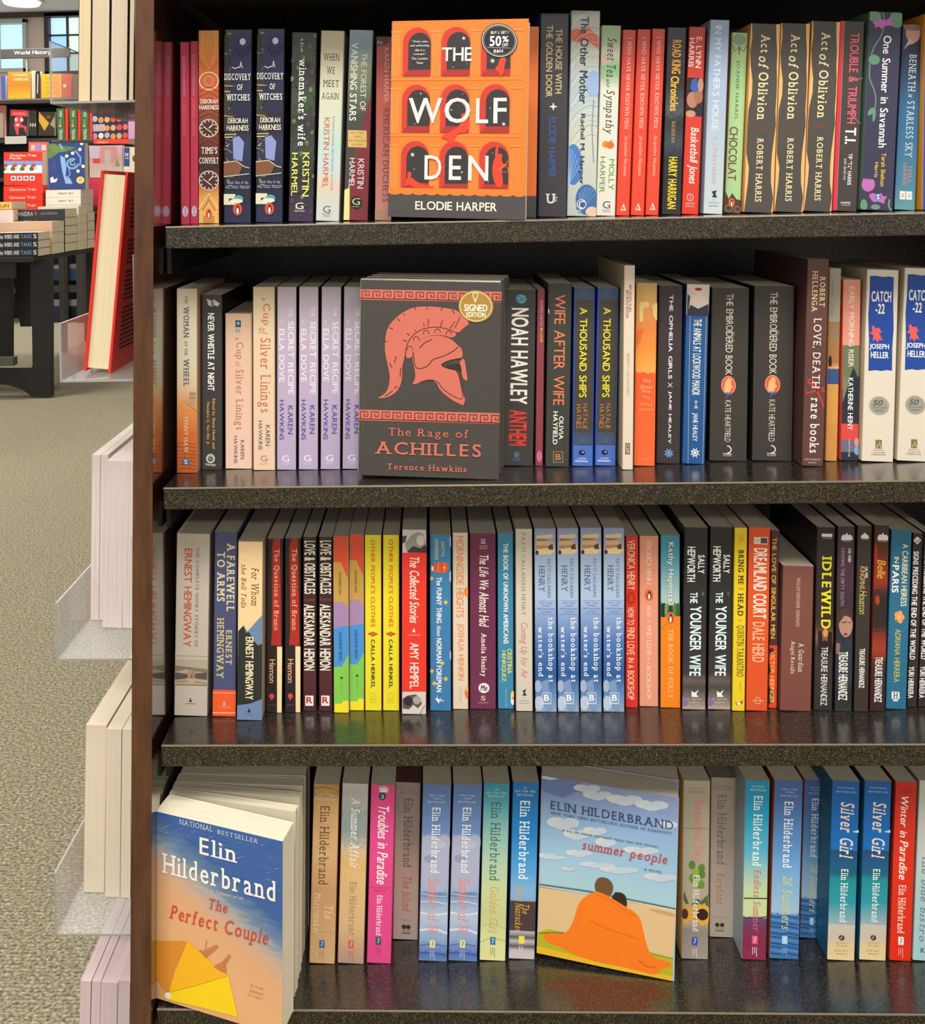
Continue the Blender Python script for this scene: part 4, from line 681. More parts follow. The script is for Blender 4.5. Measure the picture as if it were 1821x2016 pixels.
C(b,'K',(618,250),(802,250),(621,1770),(799,1770),'rightmost of the four pale blue paperbacks with a stack of books')
S(3,'K',(806,320),(911,320),(804,1735),(911,1735),'#d83222',[('T','VERONICA HENRY',820,884,352,762,'#f0ccac','b'),('e',852,832,34,50,'#b02818'),('p',[(835,860),(838,810),(855,795),(868,815),(868,860)],'#d83222'),('T','HOW TO',820,876,910,1052,'#f0ccac','b'),('T','FIND LOVE',818,880,1075,1300,'#f0ccac','b'),('T','IN A',824,874,1325,1412,'#f0ccac','b'),('T','BOOKSHOP',820,878,1430,1670,'#f0ccac','b')],side='#902018',label='narrow red paperback with cream capitals, beside the salmon one')
S(3,'K',(922,318),(1078,318),(920,1725),(1080,1725),'#e4977c',[('T','VERONICA HENRY',978,1018,350,725,'#f4d8c4'),('T','HOW',980,1016,895,985,'#f4d8c4'),('T','TO',984,1008,1010,1035,'#f4d8c4'),('T','FIND LOVE',980,1016,1060,1302,'#f4d8c4'),('T','IN A',984,1008,1322,1378,'#f4d8c4'),('T','BOOKSHOP',980,1016,1395,1665,'#f4d8c4')]+penguin(1000,806,36,48),side='#9c6450',label='salmon pink paperback with thin cream capitals and an orange oval bird sign')
S(3,'K',(1090,312),(1263,312),(1092,1730),(1255,1730),[(0,'#3c8ca4'),(.15,'#54a0b4'),(.35,'#a4c4c4'),(.46,'#b8ccc4'),(.474,'#f08420'),(1,'#f28018')],
  [('e',1092+((k*67)%168),870+((k*41)%112)+(k*29%17),7+k%5,9+(k*3)%8,['#3c6040','#5c8450','#284830','#7c9c60','#1c3420'][(k*3)%5]) for k in range(150)]+[('p',[(1092,985),(1258,975),(1257,1730),(1092,1730)],'#f28218'),('l',[(1180,1010),(1130,1045),(1092,1085)],6,'#806848')]+penguin(1175,990,36,50)+[('T','Kathy Hepinstall',1142,1202,365,885,'#ece8e0','b'),('T','THE BOOK OF POLLY',1153,1195,1085,1655,'#f4cc94','r')],side='#1c4854',label='paperback with teal top, green bushes and orange lower spine')
yw=[('T','SALLY',1404,1458,475,628,'#ecf0ee','B'),('T','HEPWORTH',1316,1382,408,698,'#ecf0ee','B'),('T','THE',1340,1400,785,875,'#dcf0f0','B'),('T','YOUNGER WIFE',1336,1430,900,1475,'#dcf0f0','B'),('e',1445,795,10,20,'#5c5858'),('e',1290,1690,30,40,'#886c94'),('p',[(1350,1600),(1375,1615),(1410,1590),(1390,1625),(1408,1650),(1352,1650)],'#f0ece8'),("T","ST. MARTIN'S",1310,1440,1662,1674,'#d8d0cc','h'),('T','GRIFFIN',1335,1415,1688,1698,'#d8d0cc','h')]
g='two identical black paperbacks with tall pale capitals on the third shelf'
b=S(3,'K',(1296,248),(1487,248),(1272,1752),(1470,1752),[(0,'#29272a'),(.4,'#2c2a2e'),(.8,'#38343a'),(.84,'#6a5c54'),(.88,'#484040'),(.95,'#80746a'),(1,'#b0a090')],yw,noise=.08,side='#151214',label='left of the two black paperbacks with tall pale capitals and a cloudy foot',group=g)
C(b,'K',(1508,245),(1697,245),(1484,1752),(1676,1752),'right of the two black paperbacks with tall pale capitals and a cloudy foot')
S(3,'L',(108,250),(221,250),(89,1762),(198,1762),'#e9ca26',[('T','Tesler',168,188,300,372,'#b89428','i'),('T','Hafter',145,162,300,385,'#b89428','i'),('T','BRING ME',140,188,435,718,'#3c3218','rB'),('T','THE',136,186,746,764,'#8a7420','h'),('T','HEAD',136,184,790,978,'#3c3218','rB'),('T','OF',140,170,1008,1022,'#8a7420','h'),('T','QUENTIN TARANTINO',120,186,1055,1480,'#3c3218','r'),('T','Graywolf',148,168,1525,1600,'#b89428','i'),('p',[(112,1685),(140,1700),(180,1672),(178,1700),(150,1722),(125,1712)],'#d04030'),('p',[(125,1700),(150,1690),(165,1705),(150,1722)],'#f0e8d8')],side='#8a7818',label='yellow paperback with black western capitals and a small red bird')
S(3,'L',(232,248),(408,248),(204,1762),(386,1762),'#dd5629',[('p',[(272,330),(385,326),(382,388),(272,385)],'#e8dccc'),('b',326,380,334,380,'#5c4438'),('e',298,360,24,20,'#c8d0b8'),('T','DREAMLAND COURT',266,376,420,1000,'#f4e8d8','B'),('T','DALE HERD',258,358,1030,1362,'#f4b488','B'),('c',302,1680,24,26,5,'#f0b898'),('l',[(255,1680),(355,1680)],5,'#f0b898')],side='#a03818',label='orange-red paperback with wide cream condensed lettering')
S(3,'L',(412,272),(487,272),(388,1738),(464,1738),['C',(0,'#4c2d32'),(.648,'#e24b2a')],[('p',[(395,1250),(430,1240),(440,1300),(400,1290)],'#3c2028'),('p',[(395,1370),(425,1440),(395,1460)],'#3c2028'),('p',[(390,1550),(430,1600),(420,1700),(390,1710)],'#3c2028'),('T','THE LOVE OF SINGULAR MEN',415,452,330,1165,'#ecbc48','b'),('T','VICTOR HERINGER',404,440,1270,1700,'#f4c850','b')],side='#341c20',label='narrow paperback, maroon above and red below with yellow capitals')
S(3,'L',(512,568),(768,568),(485,1765),(745,1765),[(0,'#7c4d45'),(1,'#7a4840')],[('T','WILLEM FREDERIK HERMANS',622,650,665,1070,'#d8b8a0','r'),('T','A Guardian',638,682,1205,1445,'#ecd8cc','r'),('T','Angel Recalls',566,610,1190,1460,'#ecd8cc','r')],side='#5c3832',label='short thick brown paperback, much lower than the books beside it',page='#c8c0a8')
tr=lambda x0,x1,y0,y1:('T','TREASURE HERNANDEZ',x0,x1,y0,y1,'#f0eeea','B')
S(3,'L',(795,245),(945,245),(765,1760),(922,1760),[(0,'#2e2628'),(.5,'#33292b'),(.55,'#4c3830'),(.6,'#8a5c48'),(.66,'#3c2e2e'),(1,'#2c3030')],[('p',[(800,1110),(830,1100),(840,1200),(850,1180),(880,1190),(885,1110),(920,1110),(915,1280),(885,1300),(860,1240),(830,1300),(800,1280)],'#241c1e'),('e',862,1120,22,34,'#d88c60'),('b',832,918,300,325,'#ece8e0'),('T','FICTION',840,912,330,342,'#c8c4bc','h'),('T','IDLEWILD',830,908,485,1085,'#e9de20','rB'),('T','TREASURE HERNANDEZ',824,878,1235,1718,'#f0eeea')],side='#2a2020',noise=.06,label='black paperback with fat yellow capitals, its dark cover side showing')
S(3,'L',(962,240),(1112,240),(938,1768),(1082,1768),[(0,'#383034'),(.25,'#4a3040'),(.42,'#3c2c34'),(.62,'#2c2c34'),(.8,'#3c3c48'),(.9,'#26282c'),(1,'#303434')],[('p',[(990,355),(992,325),(1010,305),(1025,312),(1038,290),(1052,312),(1068,305),(1088,322),(1088,352)],'#ece4e4'),('T','FICTION',1012,1068,358,368,'#c8c4c4','h'),('T','CARL WEBER',1050,1076,420,535,'#e8dcdc','b'),('T','KINGPINS: THE DIRTY SOUTH',988,1018,420,895,'#a88c98'),
   ('e',1030,1040,60,115,'#b4887a'),('p',[(955,960),(1000,920),(1060,925),(1090,960),(1092,1040),(1070,990),(1020,975),(960,1060)],'#4a342c'),('l',[(995,1035),(1040,1030)],8,'#3a2824'),('l',[(1055,1035),(1075,1030)],7,'#3a2824'),('e',1028,1130,18,9,'#7c3434'),('p',[(945,1160),(1000,1180),(1050,1165),(1088,1180),(1082,1500),(942,1500)],'#2c3444'),('p',[(945,1200),(985,1210),(975,1300),(942,1290)],'#8a6a60'),tr(968,1046,1275,1675)],side='#1c181c',noise=.05,label='dark paperback with a photo of a woman in a leather jacket on the spine')
S(3,'L',(1128,235),(1250,235),(1096,1768),(1218,1768),'#3a342f',[('p',[(1155,340),(1155,318),(1172,305),(1188,290),(1204,306),(1220,318),(1222,340)],'#ece4e4'),('T','FICTION',1165,1212,344,353,'#c8c4c4','h'),('T','KINGPINS',1146,1188,570,760,'#c8a070','b'),('T','CARL WEBER',1190,1212,572,665,'#e8e4e0','b'),('T','Houston',1140,1202,770,965,'#c4bc60','i'),tr(1140,1186,1248,1575)],side='#1c1a18',label='dark brown paperback with small gold lettering between two black ones')
S(3,'L',(1266,230),(1397,230),(1233,1765),(1356,1765),[(0,'#322826'),(.15,'#5c2a22'),(.3,'#a03424'),(.36,'#2e2424'),(.55,'#2c2424'),(.6,'#8a3020'),(.68,'#a43c28'),(.74,'#3a2624'),(1,'#382826')],[('p',[(1290,355),(1292,322),(1310,305),(1325,310),(1338,290),(1352,312),(1368,305),(1384,322),(1384,355)],'#ece4e4'),('T','FICTION',1302,1366,360,370,'#c8c4c4','h'),('T','Belle',1288,1360,515,670,'#e8a430','bi'),('e',1275,480,14,100,'#a83020'),('e',1290,850,20,40,'#a83c20'),('T','TREASURE HERNANDEZ',1268,1332,1318,1692,'#f0eeea','B')],side='#5c1c1c',noise=.25,nscale=18,label='black and fiery red paperback with a gold script word')
S(3,'L',(1408,272),(1580,272),(1360,1750),(1533,1750),'#2b6c8e',[('T','A CARIBBEAN HEIRESS',1492,1540,385,900,'#eee8b8','b'),('T','IN',1432,1468,495,545,'#eee8b8','b'),('T','PARIS',1412,1468,562,790,'#f4f4ec','B')]+[('e',1472+24*math.cos(a),990+30*math.sin(a),20,24,'#f09c5c') for a in (0,1.25,2.5,3.8,5.0)]+[('e',1472,990,12,14,'#f4cc70'),('p',[(1440,1010),(1425,1040),(1445,1050),(1458,1020)],'#2c7c6c'),('T','ADRIANA HERRERA',1432,1478,1090,1530,'#d8c454'),('b',1408,1474,1608,1668,'#ece8e4'),('T','H',1420,1462,1615,1662,'#2b6c8e','hrB'),('b',1420,1460,1672,1686,'#ece8e4')],side='#1c4c68',label='teal blue paperback with an orange hibiscus flower on the spine')
sg=[('p',[(1622,322),(1655,352),(1622,388),(1588,356)],'#e8e4e0'),('l',[(1605,350),(1622,370),(1640,345)],7,'#302a2c'),('T','SIGNS PRECEDING THE END OF THE WORLD',1573,1618,445,1340,'#f0eeea','B'),('T','YURI HERRERA',1546,1592,1398,1660,'#f0eeea','B')]
g='two identical narrow black paperbacks at the right end of the third shelf'
b=S(3,'L',(1588,295),(1674,295),(1535,1730),(1622,1730),'#322c2e',sg,side='#1c1a1c',label='left of the two narrow black paperbacks with white condensed capitals at the right end',group=g)
C(b,'L',(1680,290),(1768,290),(1628,1728),(1714,1728),'right of the two narrow black paperbacks, cut off by the right frame edge')
# ================= row 4
# large face-out beach book, front of a thick stack
def beach():
    o=[]; r=random.Random(3)
    for k in range(60):
        t=r.random(); x=110+900*r.random(); y=500+(x-100)*.2+r.random()*(120+.35*(x-100)); a=r.uniform(-.2,.6)
        o.append(('l',[(x,y),(x+16,y+10*a),(x+34,y-8+14*a)],3,r.choice(['#7c98b8','#6484ac','#98a8b4','#385890'])))
    o+=[('p',[(100,1425),(320,1420),(345,1420),(300,1520),(240,1640),(225,1780),(180,1800),(100,1690)],'#d88c2c'),('p',[(345,1420),(445,1500),(560,1600),(650,1665),(420,1745),(205,1800),(250,1640)],'#f4b41c'),('p',[(650,1665),(690,1830),(720,1968),(450,1905),(180,1850),(205,1800),(420,1745)],'#f4d014'),('e',196,1823,26,24,'#ece4dc'),('l',[(210,1800),(420,1742),(640,1668)],5,'#c88c10'),
        ('p',[(430,1480),(470,1490),(500,1470),(560,1440),(580,1455),(520,1510),(480,1540)],'#c47c48'),('l',[(490,1410),(478,1480)],8,'#c88458'),('p',[(540,1600),(600,1570),(655,1508),(670,1520),(630,1590),(640,1640),(600,1640)],'#c47c48'),
        ('T','NATIONAL',285,535,580-38,610-30,'#c8d4e0','hr'),('T','BESTSELLER',572,868,618,650,'#c8d4e0','hr')]
    o+=[('T','Elin',438,715,675,800,'#f2eee6','hrb'),('T','Hilderbrand',152,990,862,1012,'#f2eee6','hrb'),('T','Author of Summer of 69',395,760,1040,1062,'#d8d4cc','hri'),('T','The',510,645,1112,1190,'#cc4430','hri'),('T','Perfect Couple',208,940,1235,1372,'#cc4430','hri'),
        ('T','A true',810,905,1730,1748,'#a87850','hri'),('T','winner!',805,910,1770,1788,'#a87850','hri'),('T','People',790,900,1805,1822,'#a87850','hri')]
    return o
PC=S(4,'M',(100,468),(1040,662),(94,1845),(1040,2105),[(0,'#3a60a0'),(.02,'#44689c'),(.12,'#7088a4'),(.18,'#a8a4a4'),(.25,'#c8a890'),(.33,'#dca87c'),(.6,'#e4ae7c'),(1,'#d8a070')],beach(),face=True,side='#e0d8c4',yaw=-.26,thick=.029,noise=.16,slant=-.42,nscale=7,page='#ece4cc',pdark='#cfc4a8',label='face-out book with blue surf, sand and a yellow beach umbrella at the front left')
for k,(ax,ay,yw,th,hf) in enumerate([(-.314,.0385,-.16,.0105,.992),(-.3133,.0495,-.085,.0095,.991),(-.3125,.0595,-.02,.0135,.99),(-.311,.0735,0,.034,.99)]):
    STACK(PC,k+1,0,0,0,['fanned book directly behind the face-out yellow umbrella cover','second fanned book behind the face-out yellow umbrella cover','third book behind the face-out yellow umbrella cover','rearmost book in the stack with the yellow umbrella cover'][k],abs=(ax,ay,yw),hf=hf,cov='#d8d0b8',noise=0,slant=0,thick=th,page='#e4dcc4',pdark='#c4b898',wf=[.985,.98,.975,.97][k])
eh=lambda x0,x1,y0,y1,c,st='r':('T','Elin Hilderbrand',x0,x1,y0,y1,c,st)
def bar(x,y,c1,c2='#e8e4dc',t='#8c7c6c'):
    return [('b',x-20,x+20,y-30,y+28,c1),('l',[(x-8,y-18),(x+8,y-18),(x-4,y+16)],5,c2),('l',[(x-16,y+50),(x-16,y+105)],4,t),('l',[(x-2,y+50),(x-2,y+95)],4,t),('l',[(x+12,y+50),(x+12,y+120)],4,t)]
S(4,'N',(62,245),(262,245),(32,1570),(224,1570),[(0,'#b88c54'),(.05,'#c49860'),(.1,'#d4a874'),(.4,'#d8b080'),(.6,'#cc9c6c'),(1,'#dcb484')],soft([('l',[(60,280),(150,262),(258,290)],6,'#8c6434'),('l',[(60,318),(140,330),(250,312)],5,'#8c6434')]+[('l',[(50,560+k*160),(140,535+k*160),(235,570+k*155)],4,'#cc9c6c') for k in range(6)])+
  [('T','NATIONAL',95,225,315,330,'#e8d8b8','h'),('T','BESTSELLER',78,240,346,362,'#e8d8b8','h'),eh(108,180,408,985,'#6c4c3c'),('T','The',146,208,1145,1238,'#ecd8b4','ri'),('T','Matchmaker',68,116,1048,1360,'#ecd8b4','ri')]+bar(128,1428,'#3c68b8',t='#a88458'),side='#a8703c',noise=.25,nscale=12,label='sandy tan paperback with rippled sand texture, beside the big white stack')
S(4,'N',(273,240),(478,240),(242,1570),(438,1570),[(0,'#c4bcc0'),(.1,'#b4b4b4'),(.18,'#94a4a0'),(.27,'#8c9c98'),(.33,'#a8aaa8'),(.37,'#d4b890'),(.44,'#dcb470'),(.5,'#e0bc80'),(.8,'#dcb88c'),(.93,'#c8a080'),(1,'#b8988c')],
  [('T','A Summer Affair',340,406,345,868,'#e8e8e4','rbi'),eh(330,380,970,1358,'#a48864')]+bar(344,1430,'#d8644c'),side='#a88460',noise=.2,nscale=8,label='paperback with grey-green surf above and golden sand below')
S(4,'N',(490,250),(672,250),(458,1568),(640,1568),'#e04a8c',[('T','Troubles in Paradise',538,618,405,985,'#f6f0f0','bi'),('T','NEW YORK TIMES',488,630,1005,1016,'#a83068','h'),('T','BESTSELLER',510,600,1028,1038,'#a83068','h'),eh(532,574,1068,1362,'#f4e4ec','rb'),('e',575,332,27,32,'#1c4c5c'),('T','3',566,586,322,350,'#e8e8e4','h')]+[('l',[(585,300),(585+38*math.cos(a),285+30*math.sin(a))],9,'#f0ece4') for a in (-2.8,-2.2,-1.5,-.9,-.3,.4,2.7)]+bar(545,1405,'#1c5c60',t='#a83868'),side='#b8306c',label='hot pink paperback with a white palm tree on the bottom shelf')
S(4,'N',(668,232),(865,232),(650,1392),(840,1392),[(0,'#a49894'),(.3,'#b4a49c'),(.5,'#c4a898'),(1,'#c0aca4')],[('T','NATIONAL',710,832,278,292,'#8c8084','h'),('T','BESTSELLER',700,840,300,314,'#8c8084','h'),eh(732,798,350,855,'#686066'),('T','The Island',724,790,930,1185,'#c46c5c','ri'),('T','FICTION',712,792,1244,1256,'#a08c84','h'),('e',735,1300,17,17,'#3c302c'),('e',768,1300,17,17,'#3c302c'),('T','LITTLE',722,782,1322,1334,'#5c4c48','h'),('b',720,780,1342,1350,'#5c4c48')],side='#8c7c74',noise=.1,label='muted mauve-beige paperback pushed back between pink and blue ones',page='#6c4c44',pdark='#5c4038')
s69=soft([('p',[(870,640),(930,620),(980,640),(1040,615),(1088,640),(1065,760),(1062,1045),(860,1045),(865,800)],'#aab0cc'),('e',930,800,50,30,'#9098bc'),('e',1010,690,40,30,'#b8bcd4'),('p',[(858,1045),(1062,1045),(1060,1085),(857,1085)],'#6c88b8'),('l',[(858,1060),(1000,1075),(1060,1068)],9,'#a8bcd8'),('l',[(856,1120),(960,1110),(1058,1130)],8,'#c8d4e4'),('l',[(856,1200),(960,1215),(1058,1195)],14,'#d4dcea'),('l',[(850,1330),(960,1310),(1055,1345)],16,'#d4dcea'),('l',[(845,1445),(940,1425),(1050,1440)],8,'#4c6cac'),('l',[(845,1500),(940,1490),(1045,1505)],12,'#3c5ca4')])+[
  ('T','NEW YORK',920,1038,322,336,'#c8d4e8','h'),('T','TIMES',948,1012,346,358,'#c8d4e8','h'),('T','BESTSELLER',908,1042,370,383,'#c8d4e8','h'),eh(938,1002,418,900,'#ecf0f4','rb'),("T","Summer of '69",910,996,940,1355,'#ec8c7c','ri')]+bar(946,1428,'#e8dc9c','#1c3460',t='#c8d0e0')
g='two identical blue sea-and-cloud paperbacks on the bottom shelf'
b=S(4,'N',(872,248),(1090,248),(842,1553),(1055,1553),[(0,'#5c7cb4'),(.28,'#6c8cc4'),(.31,'#a4acc8'),(.6,'#9cb0d0'),(.62,'#7894c0'),(.75,'#b4c4dc'),(.88,'#8ca8d0'),(.96,'#5070b0'),(1,'#6484bc')],s69,noise=.1,side='#5c3844',label='left of the two pale blue sea paperbacks with a coral italic title',group=g)
C(b,'N',(1098,248),(1318,248),(1063,1553),(1278,1553),'right of the two pale blue sea paperbacks with a coral italic title')
S(4,'N',(1325,238),(1520,238),(1293,1548),(1488,1548),[(0,'#2c94b4'),(.1,'#4ca4b8'),(.25,'#84bcb8'),(.45,'#b0ccb0'),(.6,'#c8d4a0'),(.75,'#c4cc90'),(.9,'#d8dc9c'),(1,'#e0e0a0')],soft([('l',[(1295,1300),(1380,1270),(1490,1310)],6,'#c0b878'),('l',[(1295,1420),(1380,1380),(1490,1400)],7,'#b4b078')])+[('T','#1',1408,1434,277,290,'#c8e0e0','h'),('T','NEW YORK TIMES',1345,1498,303,317,'#c8e0e0','h'),('T','BESTSELLER',1360,1480,327,341,'#c8e0e0','h'),eh(1374,1448,380,955,'#44686c'),('T','Golden Girl',1368,1434,1005,1345,'#d0ac58','ri')]+bar(1393,1405,'#2c80a4',t='#7c8458'),side='#3c7484',noise=.06,label='paperback fading from turquoise to pale yellow on the bottom shelf')
S(4,'N',(1540,232),(1738,232),(1508,1537),(1704,1537),[(0,'#1874b8'),(.3,'#1c84cc'),(.5,'#50a0dc'),(.62,'#84b4dc'),(.67,'#88a8cc'),(.675,'#4a3a3c'),(.84,'#483838'),(.845,'#b4b8c0'),(.88,'#5c4c4c'),(.9,'#b8bcc4'),(.93,'#5c4c4c'),(.955,'#c8c0c4'),(1,'#ccc4c4')],[('T','#1',1622,1644,265,278,'#c8dcf0','h'),('T','NEW YORK TIMES',1556,1710,290,305,'#c8dcf0','h'),('T','BESTSELLER',1574,1692,317,332,'#c8dcf0','h'),eh(1588,1662,368,945,'#eef4f8','rb'),('T','The',1612,1662,1135,1205,'#d8ac40','ri'),('T','Hotel Nantucket',1560,1612,1000,1335,'#d8b048','ri'),('b',1585,1628,1368,1425,'#ecdc50'),('l',[(1592,1440),(1592,1475)],5,'#e8e0d8'),('l',[(1610,1440),(1610,1475)],5,'#e8e0d8')],side='#14508c',label='bright blue paperback with brown and white striped foot, left of the orange blanket cover')
def couple():
    o=[('p',[(133,222),(350,250),(500,300),(620,360),(800,400),(1158,500),(1160,342)],'#8898c0'),('p',[(133,222),(420,256),(560,340),(400,330),(300,380),(133,330)],'#6c7eb4')]
    for x,y,a,b in ((200,235,60,18),(480,300,90,40),(560,345,100,45),(760,370,120,50),(960,400,110,50),(300,560,110,60),(400,640,90,50),(540,610,80,40),(620,690,70,45),(420,780,90,35),(180,810,60,30),(250,820,70,20),(560,860,120,30),(720,890,130,35),(880,740,120,40),(1020,930,110,40),(340,900,50,20),(1080,540,60,40)):
        for k in range(3): o.append(('e',x+(k-1)*a*.5,y+(k%2)*b*.3,a*.62,b*.62,['#ccd2d8','#c0ccd8','#bccad8'][k]))
    o+=[('p',[(121,1045),(1130,1168),(1104,1650),(100,1520)],'#dcbc8c'),('p',[(122,1018),(500,1055),(1132,1155),(1131,1172),(500,1075),(121,1042)],'#5c7478'),('l',[(122,1036),(500,1072),(1130,1172)],7,'#e4dccc'),('p',[(900,1160),(1130,1190),(1128,1225),(1000,1200)],'#c8a070'),
       ('p',[(108,1380),(190,1350),(400,1390),(600,1420),(950,1490),(1110,1530),(1108,1640),(1100,1695),(600,1620),(98,1530)],'#b8b028'),('p',[(102,1480),(300,1520),(600,1590),(960,1640),(1104,1660),(1102,1695),(700,1640),(98,1530)],'#e8b828'),('l',[(120,1385),(300,1370),(340,1390)],10,'#6c8030'),('l',[(950,1500),(1110,1530)],12,'#8c9c30'),
       ('e',605,1015,66,62,'#6a4a2c'),('p',[(540,1000),(560,960),(600,948),(650,965),(678,1010),(672,1060),(650,1085),(560,1060),(540,1050)],'#6e4e30'),('e',720,1115,56,58,'#33261e'),('p',[(672,1060),(720,1055),(765,1090),(780,1130),(775,1170),(700,1160)],'#33261e'),
       ('p',[(540,1055),(600,1068),(680,1110),(780,1168),(840,1200),(880,1250),(905,1380),(940,1500),(1000,1540),(1100,1560),(1095,1590),(1020,1610),(990,1660),(900,1640),(700,1600),(450,1560),(280,1480),(180,1450),(145,1400),(200,1375),(320,1390),(380,1290),(410,1170),(450,1110)],'#f47c1c'),
       ('l',[(500,1270),(620,1330),(780,1370),(860,1400)],7,'#d8641c'),('l',[(560,1080),(680,1130),(800,1220),(850,1225)],6,'#dc681c'),('l',[(860,1550),(920,1600),(985,1600)],8,'#c85c1c'),('l',[(460,1110),(430,1230),(400,1340)],5,'#e87420'),('l',[(640,1440),(700,1500),(720,1590)],5,'#e87420'),
       ('T','ELIN HILDERBRAND',204,1114,468,512,'#2c3c64','hr')]
    return o
def skewT(q,s,u0,u1,v0,v1,col,st):   # horizontal line that follows the tilted cover edge
    def P(u,v):
        w=[(1-u)*(1-v),u*(1-v),u*v,(1-u)*v]; return (sum(a*b[0] for a,b in zip(w,q)),sum(a*b[1] for a,b in zip(w,q)))
    a=P(u0,(v0+v1)/2); b_=P(u1,(v0+v1)/2); c=P((u0+u1)/2,v0); d=P((u0+u1)/2,v1)
    return ('T',s,a[0],b_[0],c[1],d[1],col,st)
q=[(133,222),(1160,342),(1118,1700),(102,1535)]
it=[]
for i_ in couple()[:-1]: it += [i_] if i_[-1] in ('#dcbc8c','#5c7478','#b8b028','#e8b828','#8898c0','#6c7eb4') else soft([i_])
it+=[skewT(q,'ELIN HILDERBRAND',.075,.965,.130,.176,'#34446c','hr'),skewT(q,'NEW YORK TIMES BESTSELLING AUTHOR OF BAREFOOT',.078,.955,.19,.205,'#44547c','hr'),skewT(q,'It was the summer that would change their lives forever...',.165,.87,.275,.292,'#3c4048','hri'),skewT(q,'summer people',.315,.93,.318,.385,'#c83c40','hri'),skewT(q,'A NOVEL',.765,.895,.412,.424,'#3c4048','hr')]
SP=S(4,'O',q[0],q[1],q[3],q[2],[(0,'#7c8cbc'),(.2,'#8cacd4'),(.45,'#9cc4dc'),(.6,'#a8ccd8'),(1,'#a8ccd8')],it,face=True,thick=.03,side='#8ca0c4',page='#e0d8c4',label='face-out book with a couple wrapped in an orange blanket on a beach')
STACK(SP,1,.003,.0,.0315,'book standing directly behind the orange blanket cover',thick=.03)
S(4,'P',(90,212),(291,208),(78,1485),(272,1485),[(0,'#b4aa96'),(.3,'#aaa292'),(.55,'#a8a090'),(.8,'#b0a088'),(.84,'#8c847c'),(1,'#a0988c')],
  [('T','NATIONAL',140,245,262,272,'#8a8272','h'),('T','BESTSELLER',128,258,285,297,'#8a8272','h'),('l',[(85,555),(285,550)],4,'#7c7464')]+[('e',190+40*math.cos(k),880+70*math.sin(k*1.7),22,30,['#6c8c3c','#5c7c34','#8cac4c'][k%3]) for k in range(14)]+[('p',[(95,1000),(130,1090),(110,1095),(90,1060)],'#4c6434'),('p',[(150,1100),(180,1040),(220,1070),(270,1020),(270,1100)],'#4c6434')]+
  [('p',[(90+0,1160)]+[(100+(75 if k%2 else 55)*math.cos(k*.42-1.6),1165+(80 if k%2 else 62)*math.sin(k*.42-1.6)) for k in range(8)]+[(88,1230)],'#d8a43c'),('p',[(230+(72 if k%2 else 56)*math.cos(k*.33),1165+(88 if k%2 else 68)*math.sin(k*.33)) for k in range(19)],'#dca83c'),('e',102,1165,24,38,'#4a2c1c'),('e',230,1165,42,42,'#2c1c18'),
   ('T','Beautiful Day',158,240,345,795,'#e48478','ri'),eh(160,206,885,1285,'#f0ece4','rb')]+bar(174,1358,'#2c54b4',t='#e8e0d8'),side='#c49c54',label='grey paperback with two sunflowers low on the spine')
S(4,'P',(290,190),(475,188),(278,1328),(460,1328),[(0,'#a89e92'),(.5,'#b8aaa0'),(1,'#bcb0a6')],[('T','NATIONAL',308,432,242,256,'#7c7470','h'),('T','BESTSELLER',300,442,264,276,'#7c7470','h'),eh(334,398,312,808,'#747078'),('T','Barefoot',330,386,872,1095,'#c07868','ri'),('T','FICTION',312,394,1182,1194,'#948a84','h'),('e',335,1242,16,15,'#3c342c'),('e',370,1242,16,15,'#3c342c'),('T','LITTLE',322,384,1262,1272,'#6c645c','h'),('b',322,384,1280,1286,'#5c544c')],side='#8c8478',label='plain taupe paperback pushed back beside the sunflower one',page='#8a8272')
S(4,'P',(538,210),(715,210),(510,1490),(687,1490),[(0,'#1c94c4'),(.2,'#20a0cc'),(.4,'#54b0cc'),(.5,'#90c0c0'),(.6,'#bcd4a4'),(.76,'#ccd8a0'),(.765,'#5c4c84'),(.8,'#703860'),(.9,'#842848'),(1,'#8c2c4c')],[('l',[(525,1055),(698,1050)],9,'#3c3c38'),('l',[(523,1195),(640,1190),(695,1178)],8,'#3c3c38'),('T','NATIONAL',582,675,245,258,'#c8e4f0','h'),('T','BESTSELLER',572,688,270,284,'#c8e4f0','h'),eh(592,656,320,818,'#f0f4f4','rb'),('T','Endless Summer',594,646,850,1288,'#d0607c','ri')]+bar(604,1350,'#ec5c84',t='#f0e4ec'),side='#8c9ca4',noise=.03,label='paperback from bright cyan to wine red on the bottom shelf')
s28=[('T','NEW YORK',798,912,268,280,'#b8c8e4','h'),('T','TIMES',820,885,290,300,'#b8c8e4','h'),('T','BESTSELLER',785,915,315,326,'#b8c8e4','h'),eh(810,874,362,832,'#ecf0f4','rb'),('p',[(722,1178),(925,1172),(918,1485),(705,1485)],'#3c74b4')]+[('l',[(715,1185+k*24),(770+((k*43)%60),1192+k*24),(840,1182+k*24),(920,1192+k*24)],7,['#1c4474','#5c98d0','#1c3c6c'][k%3]) for k in range(12)]+[('T','28 Summers',800,868,890,1275,'#d0d48c','ri')]+bar(818,1352,'#a8d4f0',t='#90b4d8')
g='two identical deep blue paperbacks with dark rippled water at the foot'
b=S(4,'P',(748,212),(950,212),(706,1485),(918,1485),[(0,'#4864a4'),(.2,'#4c78b8'),(.4,'#5c94d0'),(.6,'#84b4dc'),(.74,'#a0c0dc'),(.76,'#3c74b4'),(1,'#3c74b4')],s28,noise=.04,side='#a04428',label='front one of the two blue paperbacks with dark rippled water at the foot',group=g)
